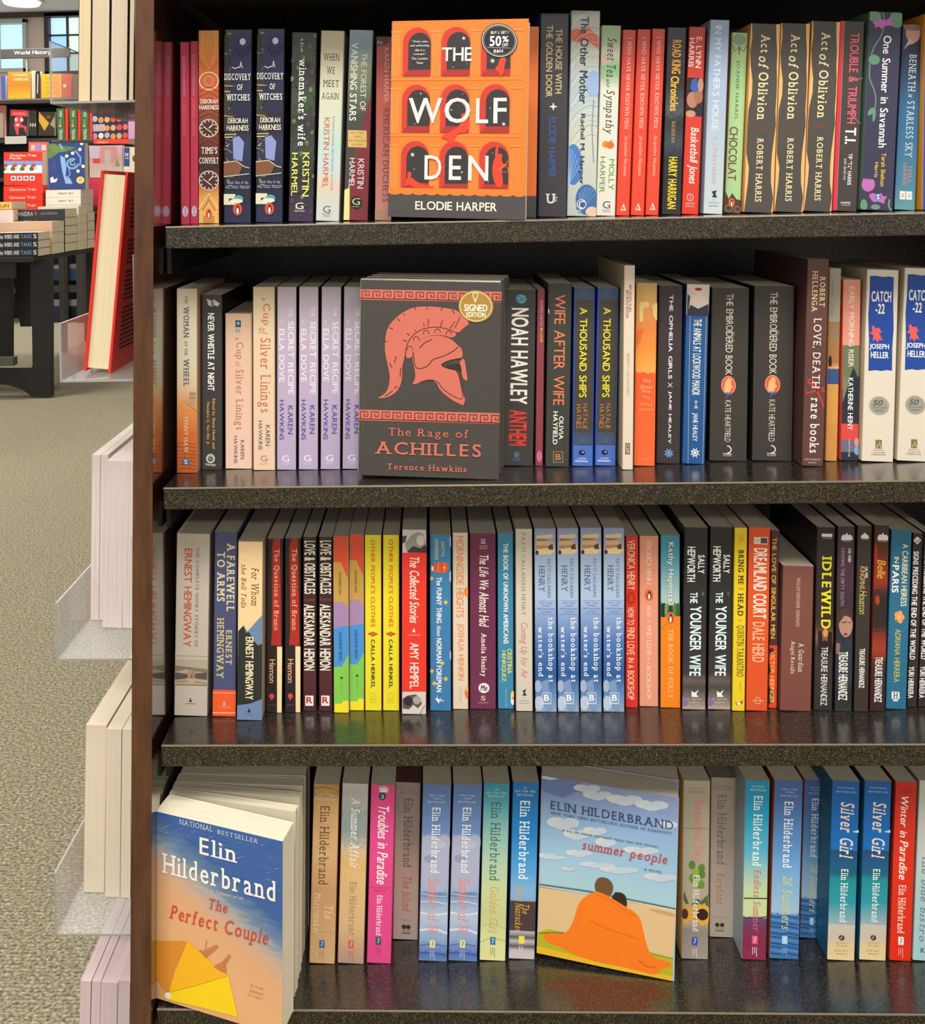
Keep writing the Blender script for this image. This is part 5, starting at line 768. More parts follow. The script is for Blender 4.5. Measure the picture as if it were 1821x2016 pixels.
C(b,'P',(958,205),(1120,205),(925,1335),(1085,1335),'rear one of the two blue paperbacks with dark rippled water, pushed back in shade',Y=None)
sil=[('T','NATIONAL',1196,1322,258,270,'#a8c8e4','h'),('T','BESTSELLER',1184,1334,286,298,'#a8c8e4','h'),('p',[(1300,575),(1340,562),(1352,560),(1352,580),(1320,578)],'#c8dcec'),('T','Silver Girl',1214,1312,365,765,'#f2dccc','rbi'),eh(1216,1268,845,1222,'#eef0ec','rb'),('e',1225,1336,22,20,'#44403c'),('l',[(1210,1346),(1228,1334),(1222,1322)],5,'#d0c8bc'),('T','REAGAN',1185,1268,1368,1376,'#a09070','h'),('T','ARTHUR',1184,1266,1388,1397,'#a09070','h'),('T','BACK BAY',1172,1272,1424,1434,'#a09070','h'),('T','BOOKS',1188,1260,1446,1455,'#a09070','h')]
g='two identical blue-to-sand beach paperbacks at the right of the bottom shelf'
b=S(4,'P',(1158,215),(1360,215),(1120,1495),(1320,1495),[(0,'#1c5ca8'),(.1,'#1464b0'),(.36,'#0c6cbc'),(.385,'#0c6cbc'),(.39,'#1c4878'),(.46,'#185888'),(.52,'#18607c'),(.55,'#1c8c98'),(.68,'#2898a8'),(.74,'#6ca4b4'),(.8,'#98b0bc'),(.805,'#c8c0b8'),(.88,'#ccc0ac'),(.92,'#e0c890'),(1,'#e4d0a0')],sil,side='#145878',label='left of the two blue, teal and sand striped paperbacks with a silver script title',group=g)
C(b,'P',(1388,215),(1590,215),(1349,1495),(1544,1495),'right of the two blue, teal and sand striped paperbacks, beside the red one')
S(4,'P',(1607,224),(1775,218),(1567,1498),(1724,1498),[(0,'#c42c18'),(.2,'#d8301c'),(1,'#e02c10')],[('T','NATIONAL',1645,1735,268,278,'#9c2414','h'),('T','BESTSELLER',1632,1745,288,298,'#9c2414','h'),('T','Winter in',1644,1700,325,618,'#f6ece4','bi'),('T','Paradise',1636,1698,640,920,'#f6ece4','bi'),eh(1628,1682,960,1300,'#f4e0d4','rb')]+bar(1650,1358,'#f0e8e4','#2c3c5c',t='#f0c0b0'),side='#9c2c20',label='bright red paperback with white script, near the right end of the bottom shelf')
S(4,'P',(1784,216),(1975,214),(1733,1500),(1925,1500),[(0,'#c8c8be'),(.4,'#c0c8c4'),(.7,'#a8c8cc'),(1,'#a4ccd0')],[('T','the blue bistro',1790,1838,760,1365,'#5c7c98','ri'),('T','K',1790,1822,1410,1445,'#2c7454','hB'),('T','ELIN HILDERBRAND',1868,1900,400,900,'#6c8ca0','r')],side='#909890',label='pale aqua paperback cut off by the right frame edge on the bottom shelf')
# ---------------------------------------------------------------- structure materials
def hammer_mat(name, vein, dark, bump=0.5, rough=0.28, scale=330):
    m, t, b = newmat(name)
    tc = N(t, 'ShaderNodeTexCoord'); nz = N(t, 'ShaderNodeTexNoise'); nz.inputs['Scale'].default_value = scale; nz.inputs['Detail'].default_value = 0.6; nz.inputs['Distortion'].default_value = 0.7
    t.links.new(tc.outputs['Object'], nz.inputs[0])
    s = N(t, 'ShaderNodeMath', operation='SUBTRACT'); t.links.new(nz.outputs[0], s.inputs[0]); s.inputs[1].default_value = .5
    a = N(t, 'ShaderNodeMath', operation='ABSOLUTE'); t.links.new(s.outputs[0], a.inputs[0])
    r = N(t, 'ShaderNodeValToRGB'); e = r.color_ramp.elements; e[0].position = .02; e[0].color = rgba(vein); e[1].position = .06; e[1].color = rgba(dark)
    t.links.new(a.outputs[0], r.inputs[0]); t.links.new(r.outputs[0], b.inputs['Base Color'])
    bp = N(t, 'ShaderNodeBump'); bp.inputs['Strength'].default_value = bump; bp.inputs['Distance'].default_value = 0.0006; bp.invert = True
    t.links.new(a.outputs[0], bp.inputs['Height']); t.links.new(bp.outputs[0], b.inputs['Normal'])
    b.inputs['Roughness'].default_value = rough; b.inputs['Specular IOR Level'].default_value = 0.6
    return m
def wood_mat(name, c1, c2, rough=0.3, spec=.5):
    m, t, b = newmat(name)
    tc = N(t, 'ShaderNodeTexCoord'); mp = N(t, 'ShaderNodeMapping'); mp.inputs['Scale'].default_value = (60, 60, 9); nz = N(t, 'ShaderNodeTexNoise'); nz.inputs['Scale'].default_value = 1; nz.inputs['Detail'].default_value = 6; nz.inputs['Roughness'].default_value = .65
    t.links.new(tc.outputs['Object'], mp.inputs[0]); t.links.new(mp.outputs[0], nz.inputs[0])
    r = N(t, 'ShaderNodeValToRGB'); e = r.color_ramp.elements; e[0].position = .3; e[0].color = rgba(c1); e[1].position = .72; e[1].color = rgba(c2)
    t.links.new(nz.outputs[0], r.inputs[0]); t.links.new(r.outputs[0], b.inputs['Base Color']); b.inputs['Roughness'].default_value = rough; b.inputs['Specular IOR Level'].default_value = spec
    if spec >= 1: b.inputs['Coat Weight'].default_value = 1.0; b.inputs['Coat Roughness'].default_value = .1; b.inputs['Coat IOR'].default_value = 1.9
    return m
HM = hammer_mat('hammered_laminate', '#564a32', '#080605', bump=.7, rough=.33, scale=430)
HT = hammer_mat('hammered_laminate_top', '#3c352b', '#14110f', bump=.22, rough=.19, scale=400)
HT.node_tree.nodes['Principled BSDF'].inputs['Coat Weight'].default_value = .7; HT.node_tree.nodes['Principled BSDF'].inputs['Coat Roughness'].default_value = .22; HT.node_tree.nodes['Principled BSDF'].inputs['Coat IOR'].default_value = 1.8
HB = hammer_mat('hammered_back', '#4a3c2e', '#0d0b0a', bump=.5, rough=.4, scale=330)
WOOD = wood_mat('stained_veneer', '#3a2010', '#633e24', .36)
WOODIN = wood_mat('polished_veneer', '#1c0d08', '#33180f', .13, 1.0)
RIM_GLINT = flat('#a09482', .3, metal=.6)  # pale metal for the added highlight strip on the shelf rims
def acrylic():
    m = bpy.data.materials.new('clear_acrylic'); m.use_nodes = True; t = m.node_tree; t.nodes.clear()
    o = N(t, 'ShaderNodeOutputMaterial'); tr = N(t, 'ShaderNodeBsdfTransparent'); tr.inputs[0].default_value = (.96, .96, .955, 1)
    g = N(t, 'ShaderNodeBsdfGlossy'); g.inputs['Roughness'].default_value = .05; d = N(t, 'ShaderNodeBsdfDiffuse'); d.inputs[0].default_value = (.85, .85, .86, 1)
    lw = N(t, 'ShaderNodeLayerWeight'); lw.inputs[0].default_value = .5; f = N(t, 'ShaderNodeMath', operation='POWER'); t.links.new(lw.outputs['Facing'], f.inputs[0]); f.inputs[1].default_value = 5.0
    m1 = N(t, 'ShaderNodeMixShader'); m1.inputs[0].default_value = .17; t.links.new(tr.outputs[0], m1.inputs[1]); t.links.new(d.outputs[0], m1.inputs[2])
    m2 = N(t, 'ShaderNodeMixShader'); t.links.new(f.outputs[0], m2.inputs[0]); t.links.new(m1.outputs[0], m2.inputs[1]); t.links.new(g.outputs[0], m2.inputs[2])
    t.links.new(m2.outputs[0], o.inputs[0]); return m
ACR = acrylic(); ACE = flat('#96928f', .45)
def carpet():
    m, t, b = newmat('ribbed_carpet')
    tc = N(t, 'ShaderNodeTexCoord'); mp = N(t, 'ShaderNodeMapping'); mp.inputs['Scale'].default_value = (170, 230, 170)
    nz = N(t, 'ShaderNodeTexNoise'); nz.inputs['Scale'].default_value = 1; nz.inputs['Detail'].default_value = 3
    t.links.new(tc.outputs['Object'], mp.inputs[0]); t.links.new(mp.outputs[0], nz.inputs[0])
    r = N(t, 'ShaderNodeValToRGB'); e = r.color_ramp.elements
    e[0].position = .32; e[0].color = rgba('#625f4e'); e[1].position = .7; e[1].color = rgba('#d6cbac'); k = e.new(.5); k.color = rgba('#9f977e')
    n2 = N(t, 'ShaderNodeTexNoise'); n2.inputs['Scale'].default_value = 26; n2.inputs['Detail'].default_value = 2; t.links.new(tc.outputs['Object'], n2.inputs[0])
    mx = N(t, 'ShaderNodeMix'); mx.data_type = 'RGBA'; mx.inputs['B'].default_value = rgba('#868879'); mm = N(t, 'ShaderNodeMath', operation='MULTIPLY'); mm.inputs[1].default_value = .45
    t.links.new(n2.outputs[0], mm.inputs[0]); t.links.new(mm.outputs[0], mx.inputs[0]); t.links.new(r.outputs[0], mx.inputs['A']); t.links.new(mx.outputs['Result'], b.inputs['Base Color'])
    t.links.new(nz.outputs[0], r.inputs[0])
    wv = N(t, 'ShaderNodeTexWave'); wv.bands_direction = 'Y'; wv.inputs['Scale'].default_value = 52; wv.inputs['Distortion'].default_value = 2.5; wv.inputs['Detail'].default_value = 2; wv.inputs['Detail Scale'].default_value = 3
    t.links.new(tc.outputs['Object'], wv.inputs[0]); ad = N(t, 'ShaderNodeMath', operation='ADD'); t.links.new(wv.outputs['Fac'], ad.inputs[0]); t.links.new(nz.outputs[0], ad.inputs[1])
    bp = N(t, 'ShaderNodeBump'); bp.inputs['Strength'].default_value = .9; bp.inputs['Distance'].default_value = .004; t.links.new(ad.outputs[0], bp.inputs['Height']); t.links.new(bp.outputs[0], b.inputs['Normal'])
    b.inputs['Roughness'].default_value = .95; b.inputs['Specular IOR Level'].default_value = .1
    return m
# ---------------------------------------------------------------- room
YW = 10.0
fl = MB().box((-7, -6, -.1), (5, YW + .2, 0), carpet()).build('floor'); tag(fl, kind='structure')
ce = MB().box((-7, -6, CEIL), (5, YW + .2, CEIL + .1), flat('#f2eeea', .8)).build('ceiling'); tag(ce, kind='structure')
wp = flat('#d6c4ba', .8)
def wx(px, py=80): return atY(px, py, YW).x
def wz(py, px=60): return atY(px, py, YW).z
WB = MB()
w1 = (wx(-60), wx(55), wz(142), wz(38)); w2 = (wx(90), wx(210), wz(150), wz(27))
xs = [-7, w1[0], w1[1], w2[0], w2[1], 5]
WB.box((xs[0], YW, 0), (xs[1], YW + .15, CEIL), wp); WB.box((xs[2], YW, 0), (xs[3], YW + .15, CEIL), wp); WB.box((xs[4], YW, 0), (xs[5], YW + .15, CEIL), wp)
for w in (w1, w2): WB.box((w[0], YW, 0), (w[1], YW + .15, w[2]), wp); WB.box((w[0], YW, w[3]), (w[1], YW + .15, CEIL), wp)
tag(WB.build('wall_back'), kind='structure')
tag(MB().box((-7, YW - .05, CEIL - .06), (5, YW - .001, CEIL - .001), flat('#4a3c36', .6)).build('trim_1'), kind='structure')
def window(n, w, panes, frame, cols):
    r = empty('window_%d' % n, ((w[0] + w[1]) / 2, YW, w[2])); tag(r, kind='structure'); ox, oz = r.location.x, r.location.z
    f = flat(frame, .5); t = .05; nx, nz = panes; W = w[1] - w[0]; H = w[3] - w[2]; x0 = w[0] - ox
    for a, b_ in (((x0, -.05, 0), (x0 + t, .1, H)), ((x0 + W - t, -.05, 0), (x0 + W, .1, H)), ((x0, -.05, 0), (x0 + W, .1, t)), ((x0, -.05, H - t), (x0 + W, .1, H))): MB().box(a, b_, f, .004).build('frame_bar', r)
    cw = (W - 2 * t) / nx; ch = (H - 2 * t) / nz; k = 0
    for i in range(nx):
        for j in range(nz):
            a = (x0 + t + i * cw + .008, .03, t + j * ch + .008); b_ = (x0 + t + (i + 1) * cw - .008, .04, t + (j + 1) * ch - .008)
            MB().box(a, b_, flat(cols[k % len(cols)], .2, emit=.75)).build('pane', r); k += 1
    for i in range(1, nx): MB().box((x0 + t + i * cw - .012, 0, t), (x0 + t + i * cw + .012, .06, H - t), f).build('glazing_bar', r)
    for j in range(1, nz): MB().box((x0 + t, .001, t + j * ch - .01), (x0 + W - t, .059, t + j * ch + .01), f).build('glazing_bar', r)
window(1, w1, (2, 1), '#b8c4bc', ['#b4ccc4', '#a8c8d0'])
window(2, w2, (3, 3), '#3a302e', ['#9cc4e8', '#8cb8e4', '#a8cce8', '#b8d0c8', '#c0d4c8', '#c4d4d0', '#b8ccc8', '#b8ccc8', '#b8ccc8'])
# ceiling lamps: panels that carry the room's light, and the round one seen at the top left
for i, (x, y) in enumerate([(-0.3, -1.5), (1.7, -2.0), (-2.2, -2.2), (-3.2, 3.0), (0.6, -5.0), (-3.2, 6.5), (-1.2, 1.6)]):
    r = empty('ceiling_light', (x, y, CEIL)); tag(r, 'rectangular ceiling light panel outside the picture', 'ceiling light', 'ceiling light panels above the shop floor')
    MB().box((-.65, -.35, -.03), (.65, .35, -.001), flat('#d8d8d8', .5), .004).build('frame', r); MB().box((-.6, -.3, -.045), (.6, .3, -.031), flat('#fff4e4', .5, emit=1.2)).build('diffuser', r)
dp = ray(43, 5); s = (CEIL - .02 - EYE.z) / dp.z; cp = EYE + dp * s; cp.y = min(cp.y, YW - .3)
r = empty('ceiling_light', (cp.x, cp.y, CEIL)); tag(r, 'round glowing ceiling light near the far wall at the top left', 'ceiling light')
bm = bmesh.new(); bmesh.ops.create_cone(bm, cap_ends=True, segments=32, radius1=.2, radius2=.22, depth=.04); mb = MB().add([(v.co.x, v.co.y, v.co.z - .021) for v in bm.verts], [[v.index for v in f.verts] for f in bm.faces], flat('#fff8ee', .5, emit=1.3)); mb.build('diffuser', r); bm.free()
bm = bmesh.new(); bmesh.ops.create_cone(bm, cap_ends=True, segments=32, radius1=.26, radius2=.26, depth=.012); MB().add([(v.co.x, v.co.y, v.co.z - .007) for v in bm.verts], [[v.index for v in f.verts] for f in bm.faces], flat('#d0ccc8', .5)).build('rim', r); bm.free()
# ---------------------------------------------------------------- the big bookcase
zs = {1: atY(1000, 434, 0).z, 2: atY(1000, 953.5, 0).z, 3: atY(1000, 1465.5, 0).z, 4: atY(1000, 1990.5, 0).z}
SHELFZ.update(zs); TH = 0.0242
bc = empty('bookcase', (0, 0.17, 0)); tag(bc, 'tall dark brown bookcase with hammered black-brown shelves, filling the right of the picture', 'bookcase')
def bpart(mb, name):
    mb.v = [(v[0], v[1] - .17, v[2]) for v in mb.v]; return mb.build(name, bc)
YF = -0.013; BACK = 0.352; XR = 0.80
def pl(px0, px1, z):   # x on panel front as a straight line through two picture points, at height z
    a = atY(px0, 0, YF); b = atY(px1, 2016, YF); t = (z - a.z) / (b.z - a.z); return a.x + (b.x - a.x) * t
Z0, Z1 = 0.0, 1.78
outl = [(pl(266.5, 256, Z0), Z0), (pl(303, 297, Z0), Z0), (pl(303, 297, Z1), Z1), (pl(266.5, 256, Z1), Z1)]
bpart(MB().prism(outl, YF + .0015, BACK + .02, WOODIN), 'side_panel')
bpart(MB().prism(outl, YF, YF + .0015, WOOD), 'edge_band')
bpart(MB().box((XR, YF, 0), (XR + .02, BACK + .02, Z1), WOOD), 'side_panel')
xin = lambda z: pl(303, 297, z)
bpart(MB().box((xin(0.9), BACK, .05), (XR, BACK + .012, Z1 - .01), HB), 'back_panel')
bpart(MB().box((xin(1.7) + .001, YF, Z1), (XR, BACK, Z1 + .02), WOOD), 'top_board')
def shelf(z, xl, n):
    yb = BACK - .001
    s = bpart(MB().box((xl, 0, z - TH), (XR - .002, yb, z), HM, .0013), 'shelf'); 
    s.data.materials.append(HT)
    for p in s.data.polygons:
        if p.normal.z > .9: p.material_index = 1
    bpart(MB().box((xl + .0005, -.0009, z - .0016), (XR - .003, .0004, z + .0003), RIM_GLINT, .0004), 'rim_highlight')  # added strip, stands in for the bright highlight along the shelf rim
    return s
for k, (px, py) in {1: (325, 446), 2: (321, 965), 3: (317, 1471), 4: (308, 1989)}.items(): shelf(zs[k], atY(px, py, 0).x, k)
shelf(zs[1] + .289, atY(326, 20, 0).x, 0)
bpart(MB().box((xin(.1) + .002, .02, 0), (XR - .002, .035, zs[4] - TH - .001), HM), 'kick_board')
xr = atY(452, 500, BACK).x
for (a, w) in ((xr - .028, .02), (XR - .05, .02)): bpart(MB().box((a, BACK - .016, .08), (a + w, BACK - .0005, Z1 - .02), flat('#1a1816', .5)), 'slotted_rail')
for k in (1, 2, 3, 4): bpart(MB().box((xin(zs[k]) + .0012, .03, zs[k] - TH - .03), (xin(zs[k]) + .006, BACK - .02, zs[k] - TH - .001), flat('#1a1816', .5)), 'shelf_bracket')
# ---------------------------------------------------------------- clear holders on the outer side of the bookcase, with books
def holder(xl, yl, yr_mid, h, label):
    z = atY(185, yr_mid, 0.0).z; X0 = atY(xl, yl, 0.0).x; X1 = pl(266.5, 256, z) - .0008; D = .235
    r = empty('acrylic_book_holder', ((X0 + X1) / 2, D / 2, z)); tag(r, label, 'book holder')
    ox, oy, oz = r.location
    MB().box((X0 - ox, -oy, -.003), (X1 - ox, D - oy, 0), ACR, .0006).build('floor_plate', r)
    MB().box((X0 - ox - .003, -oy, -.003), (X0 - ox, D - oy, h), ACR, .0006).build('front_lip', r)
    MB().box((X1 - ox - .0022, -oy, .0002), (X1 - ox - .0002, D - oy, h * 2.2), ACR).build('back_plate', r)
    e = MB(); e.box((X0 - ox, -oy - .0006, -.0026), (X1 - ox, -oy, -.0008), ACE); e.box((X0 - ox - .0026, -oy - .0006, -.0028), (X0 - ox - .0008, -oy, h), ACE); e.box((X0 - ox - .0026, -oy, h), (X0 - ox - .0004, D - oy, h + .0003), ACE)
    e.build('edge_highlight', r)  # opaque pale grey lines painted in for the highlight along the acrylic edges
    return z
def sidebook(z, xl, xr, yt, xlb, xrb, yb, label, group, page='#ddd2c0', pdark='#b8a890', cover='#d8d0c4', depth=.15, hard=False, Y=None, hmax=None):
    P = atZ((xlb + xrb) / 2, yb, z) if Y is None else None; Y = P.y if Y is None else Y; Y = min(.09, max(.006, Y))
    a, b_ = atY(xlb, yb, Y), atY(xrb, yb, Y); T = (atY(xl, yt, Y) + atY(xr, yt, Y)) / 2; m0 = (a + b_) / 2; w = (b_ - a).x - .0004; lean = math.atan2(T.x - m0.x, T.z - m0.z); h = (T.z - z) / math.cos(lean)
    if hmax: h = hmax
    r = empty('book'); tag(r, label, 'book', group)
    ex = Vector((math.cos(lean), 0, -math.sin(lean))); ez = Vector((math.sin(lean), 0, math.cos(lean))); O = Vector((m0.x, Y, z + .0004)) - ex * (w / 2); O.z += max(0, z + .0004 - min(O.z, (O + ex * w).z))
    Mx = Matrix.Identity(4)
    for i in range(3): Mx[i][0], Mx[i][1], Mx[i][2], Mx[i][3] = ex[i], (0, 1, 0)[i], ez[i], O[i]
    r.matrix_world = Mx; c = .0028 if hard else .0005; cm = flat(cover, .4); ins = .004 if hard else .0003
    cv = MB(); cv.box((0, 0, 0), (c, depth, h), cm); cv.box((w - c, 0, 0), (w, depth, h), cm); cv.box((c, depth - c, 0), (w - c, depth, h), cm); cvo = cv.build('cover', r)
    MB().box((c, ins, ins * .8), (w - c, depth - c - .0002, h - ins), page_mat(0, page, pdark)).build('page_block', r)
    if hard:
        g = MB(); rr = random.Random(5)
        for k in range(34):
            if k in (7, 8, 15, 23): continue
            zz = h * .86 - k * h * .023; L = depth * rr.uniform(.55, .78)
            g.box((w, depth * .1, zz), (w + .0003, depth * .1 + L, zz + .0022), flat('#3a1414', .6))
        g.build('printed_text', cvo)
    return r
z = holder(104, 192, 198, .066, 'uppermost clear acrylic holder on the bookcase side'); g = 'cream paperbacks in the uppermost side holder'
for i, (a, b_, c, d, p, q) in enumerate([(155, 180, 153, 178, '#d0c09c', '#b8a47c'), (181, 216.5, 179, 214.5, '#c8b8a0', '#b8a68c'), (219.5, 252, 216.5, 250, '#c8b8a4', '#b4a48c'), (255, 266, 252.5, 263, '#c8b8a0', '#b0a08c')]):
    sidebook(z, a, b_, 0, c, d, 195 + i * 2, ['leftmost book in the uppermost side holder, yellowish page edges', 'second book in the uppermost side holder', 'third book in the uppermost side holder, between two dark gaps', 'book against the wood in the uppermost side holder'][i], g, p, q, '#3c3430', .15, Y=.012, hmax=.235)
z = holder(123, 742, 747, .062, 'second clear acrylic holder from the top, with red books')
sidebook(z, 198, 250, 341, 164, 218, 722, 'leaning red hardback with pages facing out in the second side holder', 'red hardbacks in the second side holder', '#d8cba8', '#c0b08c', '#d8281c', .2, True, Y=.03)
sidebook(z, 273, 285, 341, 259.5, 264.5, 722, 'second red hardback, mostly behind the bookcase edge', 'red hardbacks in the second side holder', '#d8cba8', '#c0b08c', '#c8281c', .2, True, Y=.03) if 0 else None
z = holder(115, 1290, 1295, .06, 'third clear acrylic holder from the top, with white-edged books'); g = 'white-edged books in the third side holder'
for i, (a, b_, t, c, d, bb) in enumerate([(180.5, 198, 896, 178, 194.5, 1222), (198, 213, 896, 195, 210, 1222), (213.5, 245, 909, 201.5, 240, 1238), (246, 266, 909, 240.5, 261, 1238)]):
    sidebook(z, a, b_, t, c, d, bb, ['leftmost white-edged book in the third side holder', 'second white-edged book in the third side holder', 'wide lilac-white page block in the third side holder', 'white-edged book touching the wood in the third side holder'][i], g, '#d8ccc8', '#a89490', '#dcd4d0', .2)
z = holder(113, 1835, 1837, .066, 'fourth clear acrylic holder from the top, above the pinkish books'); g = 'cream-edged books in the fourth side holder'
for i, (a, b_, t, c, d, bb) in enumerate([(170, 209, 1429, 164, 205.5, 1759), (210, 238.5, 1437, 206, 236, 1768), (239, 261.5, 1437, 236.5, 256.5, 1769)]):
    sidebook(z, a, b_, t, c, d, bb, ['leftmost cream-edged book in the fourth side holder, pink cover edge', 'middle cream-edged book in the fourth side holder', 'cream-edged book touching the wood in the fourth side holder'][i], g, '#d8ccb8', '#c4b4a0', '#dcb8a8' if i == 0 else '#d8ccc0', .2)
z = atY(185, 2330, 0.0).z
z = holder(113, 2330, 2332, .066, 'lowest clear acrylic holder, under the pinkish books'); g = 'pinkish-edged books in the lowest side holder'
for i, (a, b_, t, c, d) in enumerate([(157, 180, 1933, 151, 172), (181, 198, 1933, 172.5, 190), (199, 231, 1936, 191, 224), (233, 256, 1932, 226, 250)]):
    sidebook(z, a, b_, t, c, d, 2266, ['leftmost pinkish-edged book at the bottom left', 'second pinkish-edged book at the bottom left', 'third and widest pinkish-edged book at the bottom left', 'pinkish-edged book touching the wood at the bottom left'][i], g, '#ccb8bc', '#8a7478', '#d8c4c8', .2)
# ---------------------------------------------------------------- background: display table
BLK = flat('#1d1c1b', .45); TZ = 0.80
cz = atY(66, 506, 3.70); TY = 3.70; TX1 = cz.x; TZ = cz.z; tb = empty('display_table', (TX1 - .6, TY + .45, 0)); tag(tb, 'black wooden display table piled with books and boxes at the left', 'table')
def tpart(mb, name):
    mb.v = [(v[0] - tb.location.x, v[1] - tb.location.y, v[2]) for v in mb.v]; return mb.build(name, tb)
tpart(MB().box((TX1 - 1.5, TY, TZ - .03), (TX1, TY + .955, TZ), BLK, .004), 'table_top')
def px_poly(pts, Y): return [(atY(a, b_, Y).x, max(0.0, atY(a, b_, Y).z)) for a, b_ in pts]
tpart(MB().prism(px_poly([(100, 512), (100, 780), (62, 780), (42, 766), (15, 758), (-60, 752), (-60, 727), (60, 727), (64, 720), (61, 512)], TY + .08), TY + .08, TY + .12, BLK), 'leg')
tpart(MB().prism(px_poly([(22, 515), (60, 515), (60, 643), (40, 643)], TY + .5), TY + .5, TY + .54, flat('#3c3a37', .5)), 'leg')
tpart(MB().prism(px_poly([(-60, 515), (21, 515), (21, 715), (-60, 715)], TY + .3), TY + .3, TY + .34, flat('#1d1c1b', .5)), 'leg')
tpart(MB().box((TX1 - 1.5, TY + .02, atY(10, 722, TY).z), (atY(26, 720, TY + .02).x, TY + .07, atY(10, 706, TY).z), flat('#4a4744', .5)), 'lower_shelf')
tpart(MB().box((TX1 - 1.4, TY + .03, TZ - .115), (TX1 - .12, TY + .05, TZ - .03), BLK), 'apron')
def flatbook(x0, x1, y0, y1, Y, D, spine, top, label, group=None, text=None, tcol='#e0dcd4', name='book', page='#e0d4b8'):
    a, b_ = atY(x0, (y0 + y1) / 2, Y), atY(x1, (y0 + y1) / 2, Y); zt = atY((x0 + x1) / 2, y0, Y).z; zb = atY((x0 + x1) / 2, y1, Y).z; w = b_.x - a.x; h = zt - zb
    r = empty(name, (a.x, Y, zb)); tag(r, label, 'box' if 'box' in name else 'book', group); c = .0012
    m = flat(spine, .4); cv = MB(); cv.box((0, 0, 0), (w, c, h), m); cv.box((0, c, 0), (w, D, c), m); cv.box((0, c, h - c), (w, D, h), flat(top, .35)); 
    if 'box' in name: cv.box((0, D - c, c), (w, D, h - c), m); cv.box((0, c, c), (c, D - c, h - c), m); cv.box((w - c, c, c), (w, D - c, h - c), m)
    co = cv.build('shell' if 'box' in name else 'cover', r)
    if 'box' not in name: MB().box((.002, c, c), (w - .001, D - .001, h - c), page_mat(2, page, '#b8a888')).build('page_block', r)
    if text:
        g = MB()
        for s, u0, u1, v0, v1, cc in text:
            V, F2 = text2d(s, 'b'); g.add([((u0 + p[0] * (u1 - u0)) * w, -.0012 - p[2] * .0002, (v0 + p[1] * (v1 - v0)) * h) for p in V], F2, flat(cc, .4))
        g.build('lettering', co)
    return r
# front piles along the table's right edge: each pile is a column of single books
def pile(xr0, Y, D, w, ytop, ybase, n, spine, top, lab, grp, texts=None):
    hpx = (ybase - ytop) / n
    for k in range(n):
        y1 = ybase - k * hpx; y0 = y1 - hpx + .25
        flatbook(xr0 - w, xr0, y0, y1, Y, D, spine, top if k == n - 1 else spine, lab % ['lowest', 'second from the bottom', 'third from the bottom', 'fourth from the bottom', 'fifth from the bottom', 'topmost'][k if k < n - 1 else 5], grp, texts)
def yb(x, Y): # picture row of the table top at column x, depth Y
    d = EYE; q = lambda py: atY(x, py, Y).z - TZ
    lo, hi = 380, 560
    for _ in range(30):
        mid = (lo + hi) / 2
        if q(mid) > 0: lo = mid
        else: hi = mid
    return lo
pile(75, 3.72, .15, 84, 458, yb(75, 3.72), 3, '#22242c', '#c8a8a8', '%s of the black-spined books at the front of the table', 'black-spined books at the table front', [('of the WEIRD AND', .02, .56, .25, .78, '#e0dcd8'), ('TALES', .6, .85, .28, .75, '#7aa0c0'), ('S', .89, .97, .25, .78, '#e0dcd8')])
pile(103, 3.885, .16, 105, 437, yb(103, 3.885), 3, '#c8a888', '#d8b89c', '%s book of the second pile from the table front', 'second pile of books on the table')
pile(128, 4.06, .17, 98, 412, yb(128, 4.06), 5, '#2e3038', '#8a7880', '%s book of the third pile from the table front, dark spines', 'third pile of books on the table', [('PHAEDRA', .03, .36, .25, .75, '#b8b0a8'), ('*', .39, .44, .3, .8, '#c86040'), ('LAURA SHEPPERSON', .5, .85, .35, .65, '#8a8480')])
pile(155, 4.25, .13, 80, 406, yb(155, 4.25), 5, '#d8ccb8', '#e0c8b8', '%s book of the fourth pile from the table front', 'fourth pile of books on the table')
pile(172, 4.40, .12, 11, 418, yb(172, 4.40), 4, '#c8542c', '#d8c8b0', '%s orange-spined book of the pile at the table edge', 'orange-spined books on the table')
for k in range(2): flatbook(-30, 22 + 28 * 0, 398 - k * 13 + 13, 411 - k * 13 + 13, 3.74 + .0, .15, '#e8c860', '#f0dc90', ['lower', 'upper'][k] + ' yellow book lying at the left frame edge of the table', 'yellow books on the table', [('PALE ISLE', .2, .8, .3, .7, '#a8702c')]) if 0 else None
flatbook(-30, 23, 398, 412, 4.0, .18, '#e4c45c', '#f0dc98', 'upper yellow book lying at the left frame edge of the table', 'yellow and white books at the left of the table', [('SUN', .5, .9, .25, .75, '#c8502c')])
pile(26, 4.0, .17, 60, 413, yb(26, 4.0), 4, '#dcc8c0', '#e0d0c8', '%s pale pink book under the yellow one', 'yellow and white books at the left of the table')
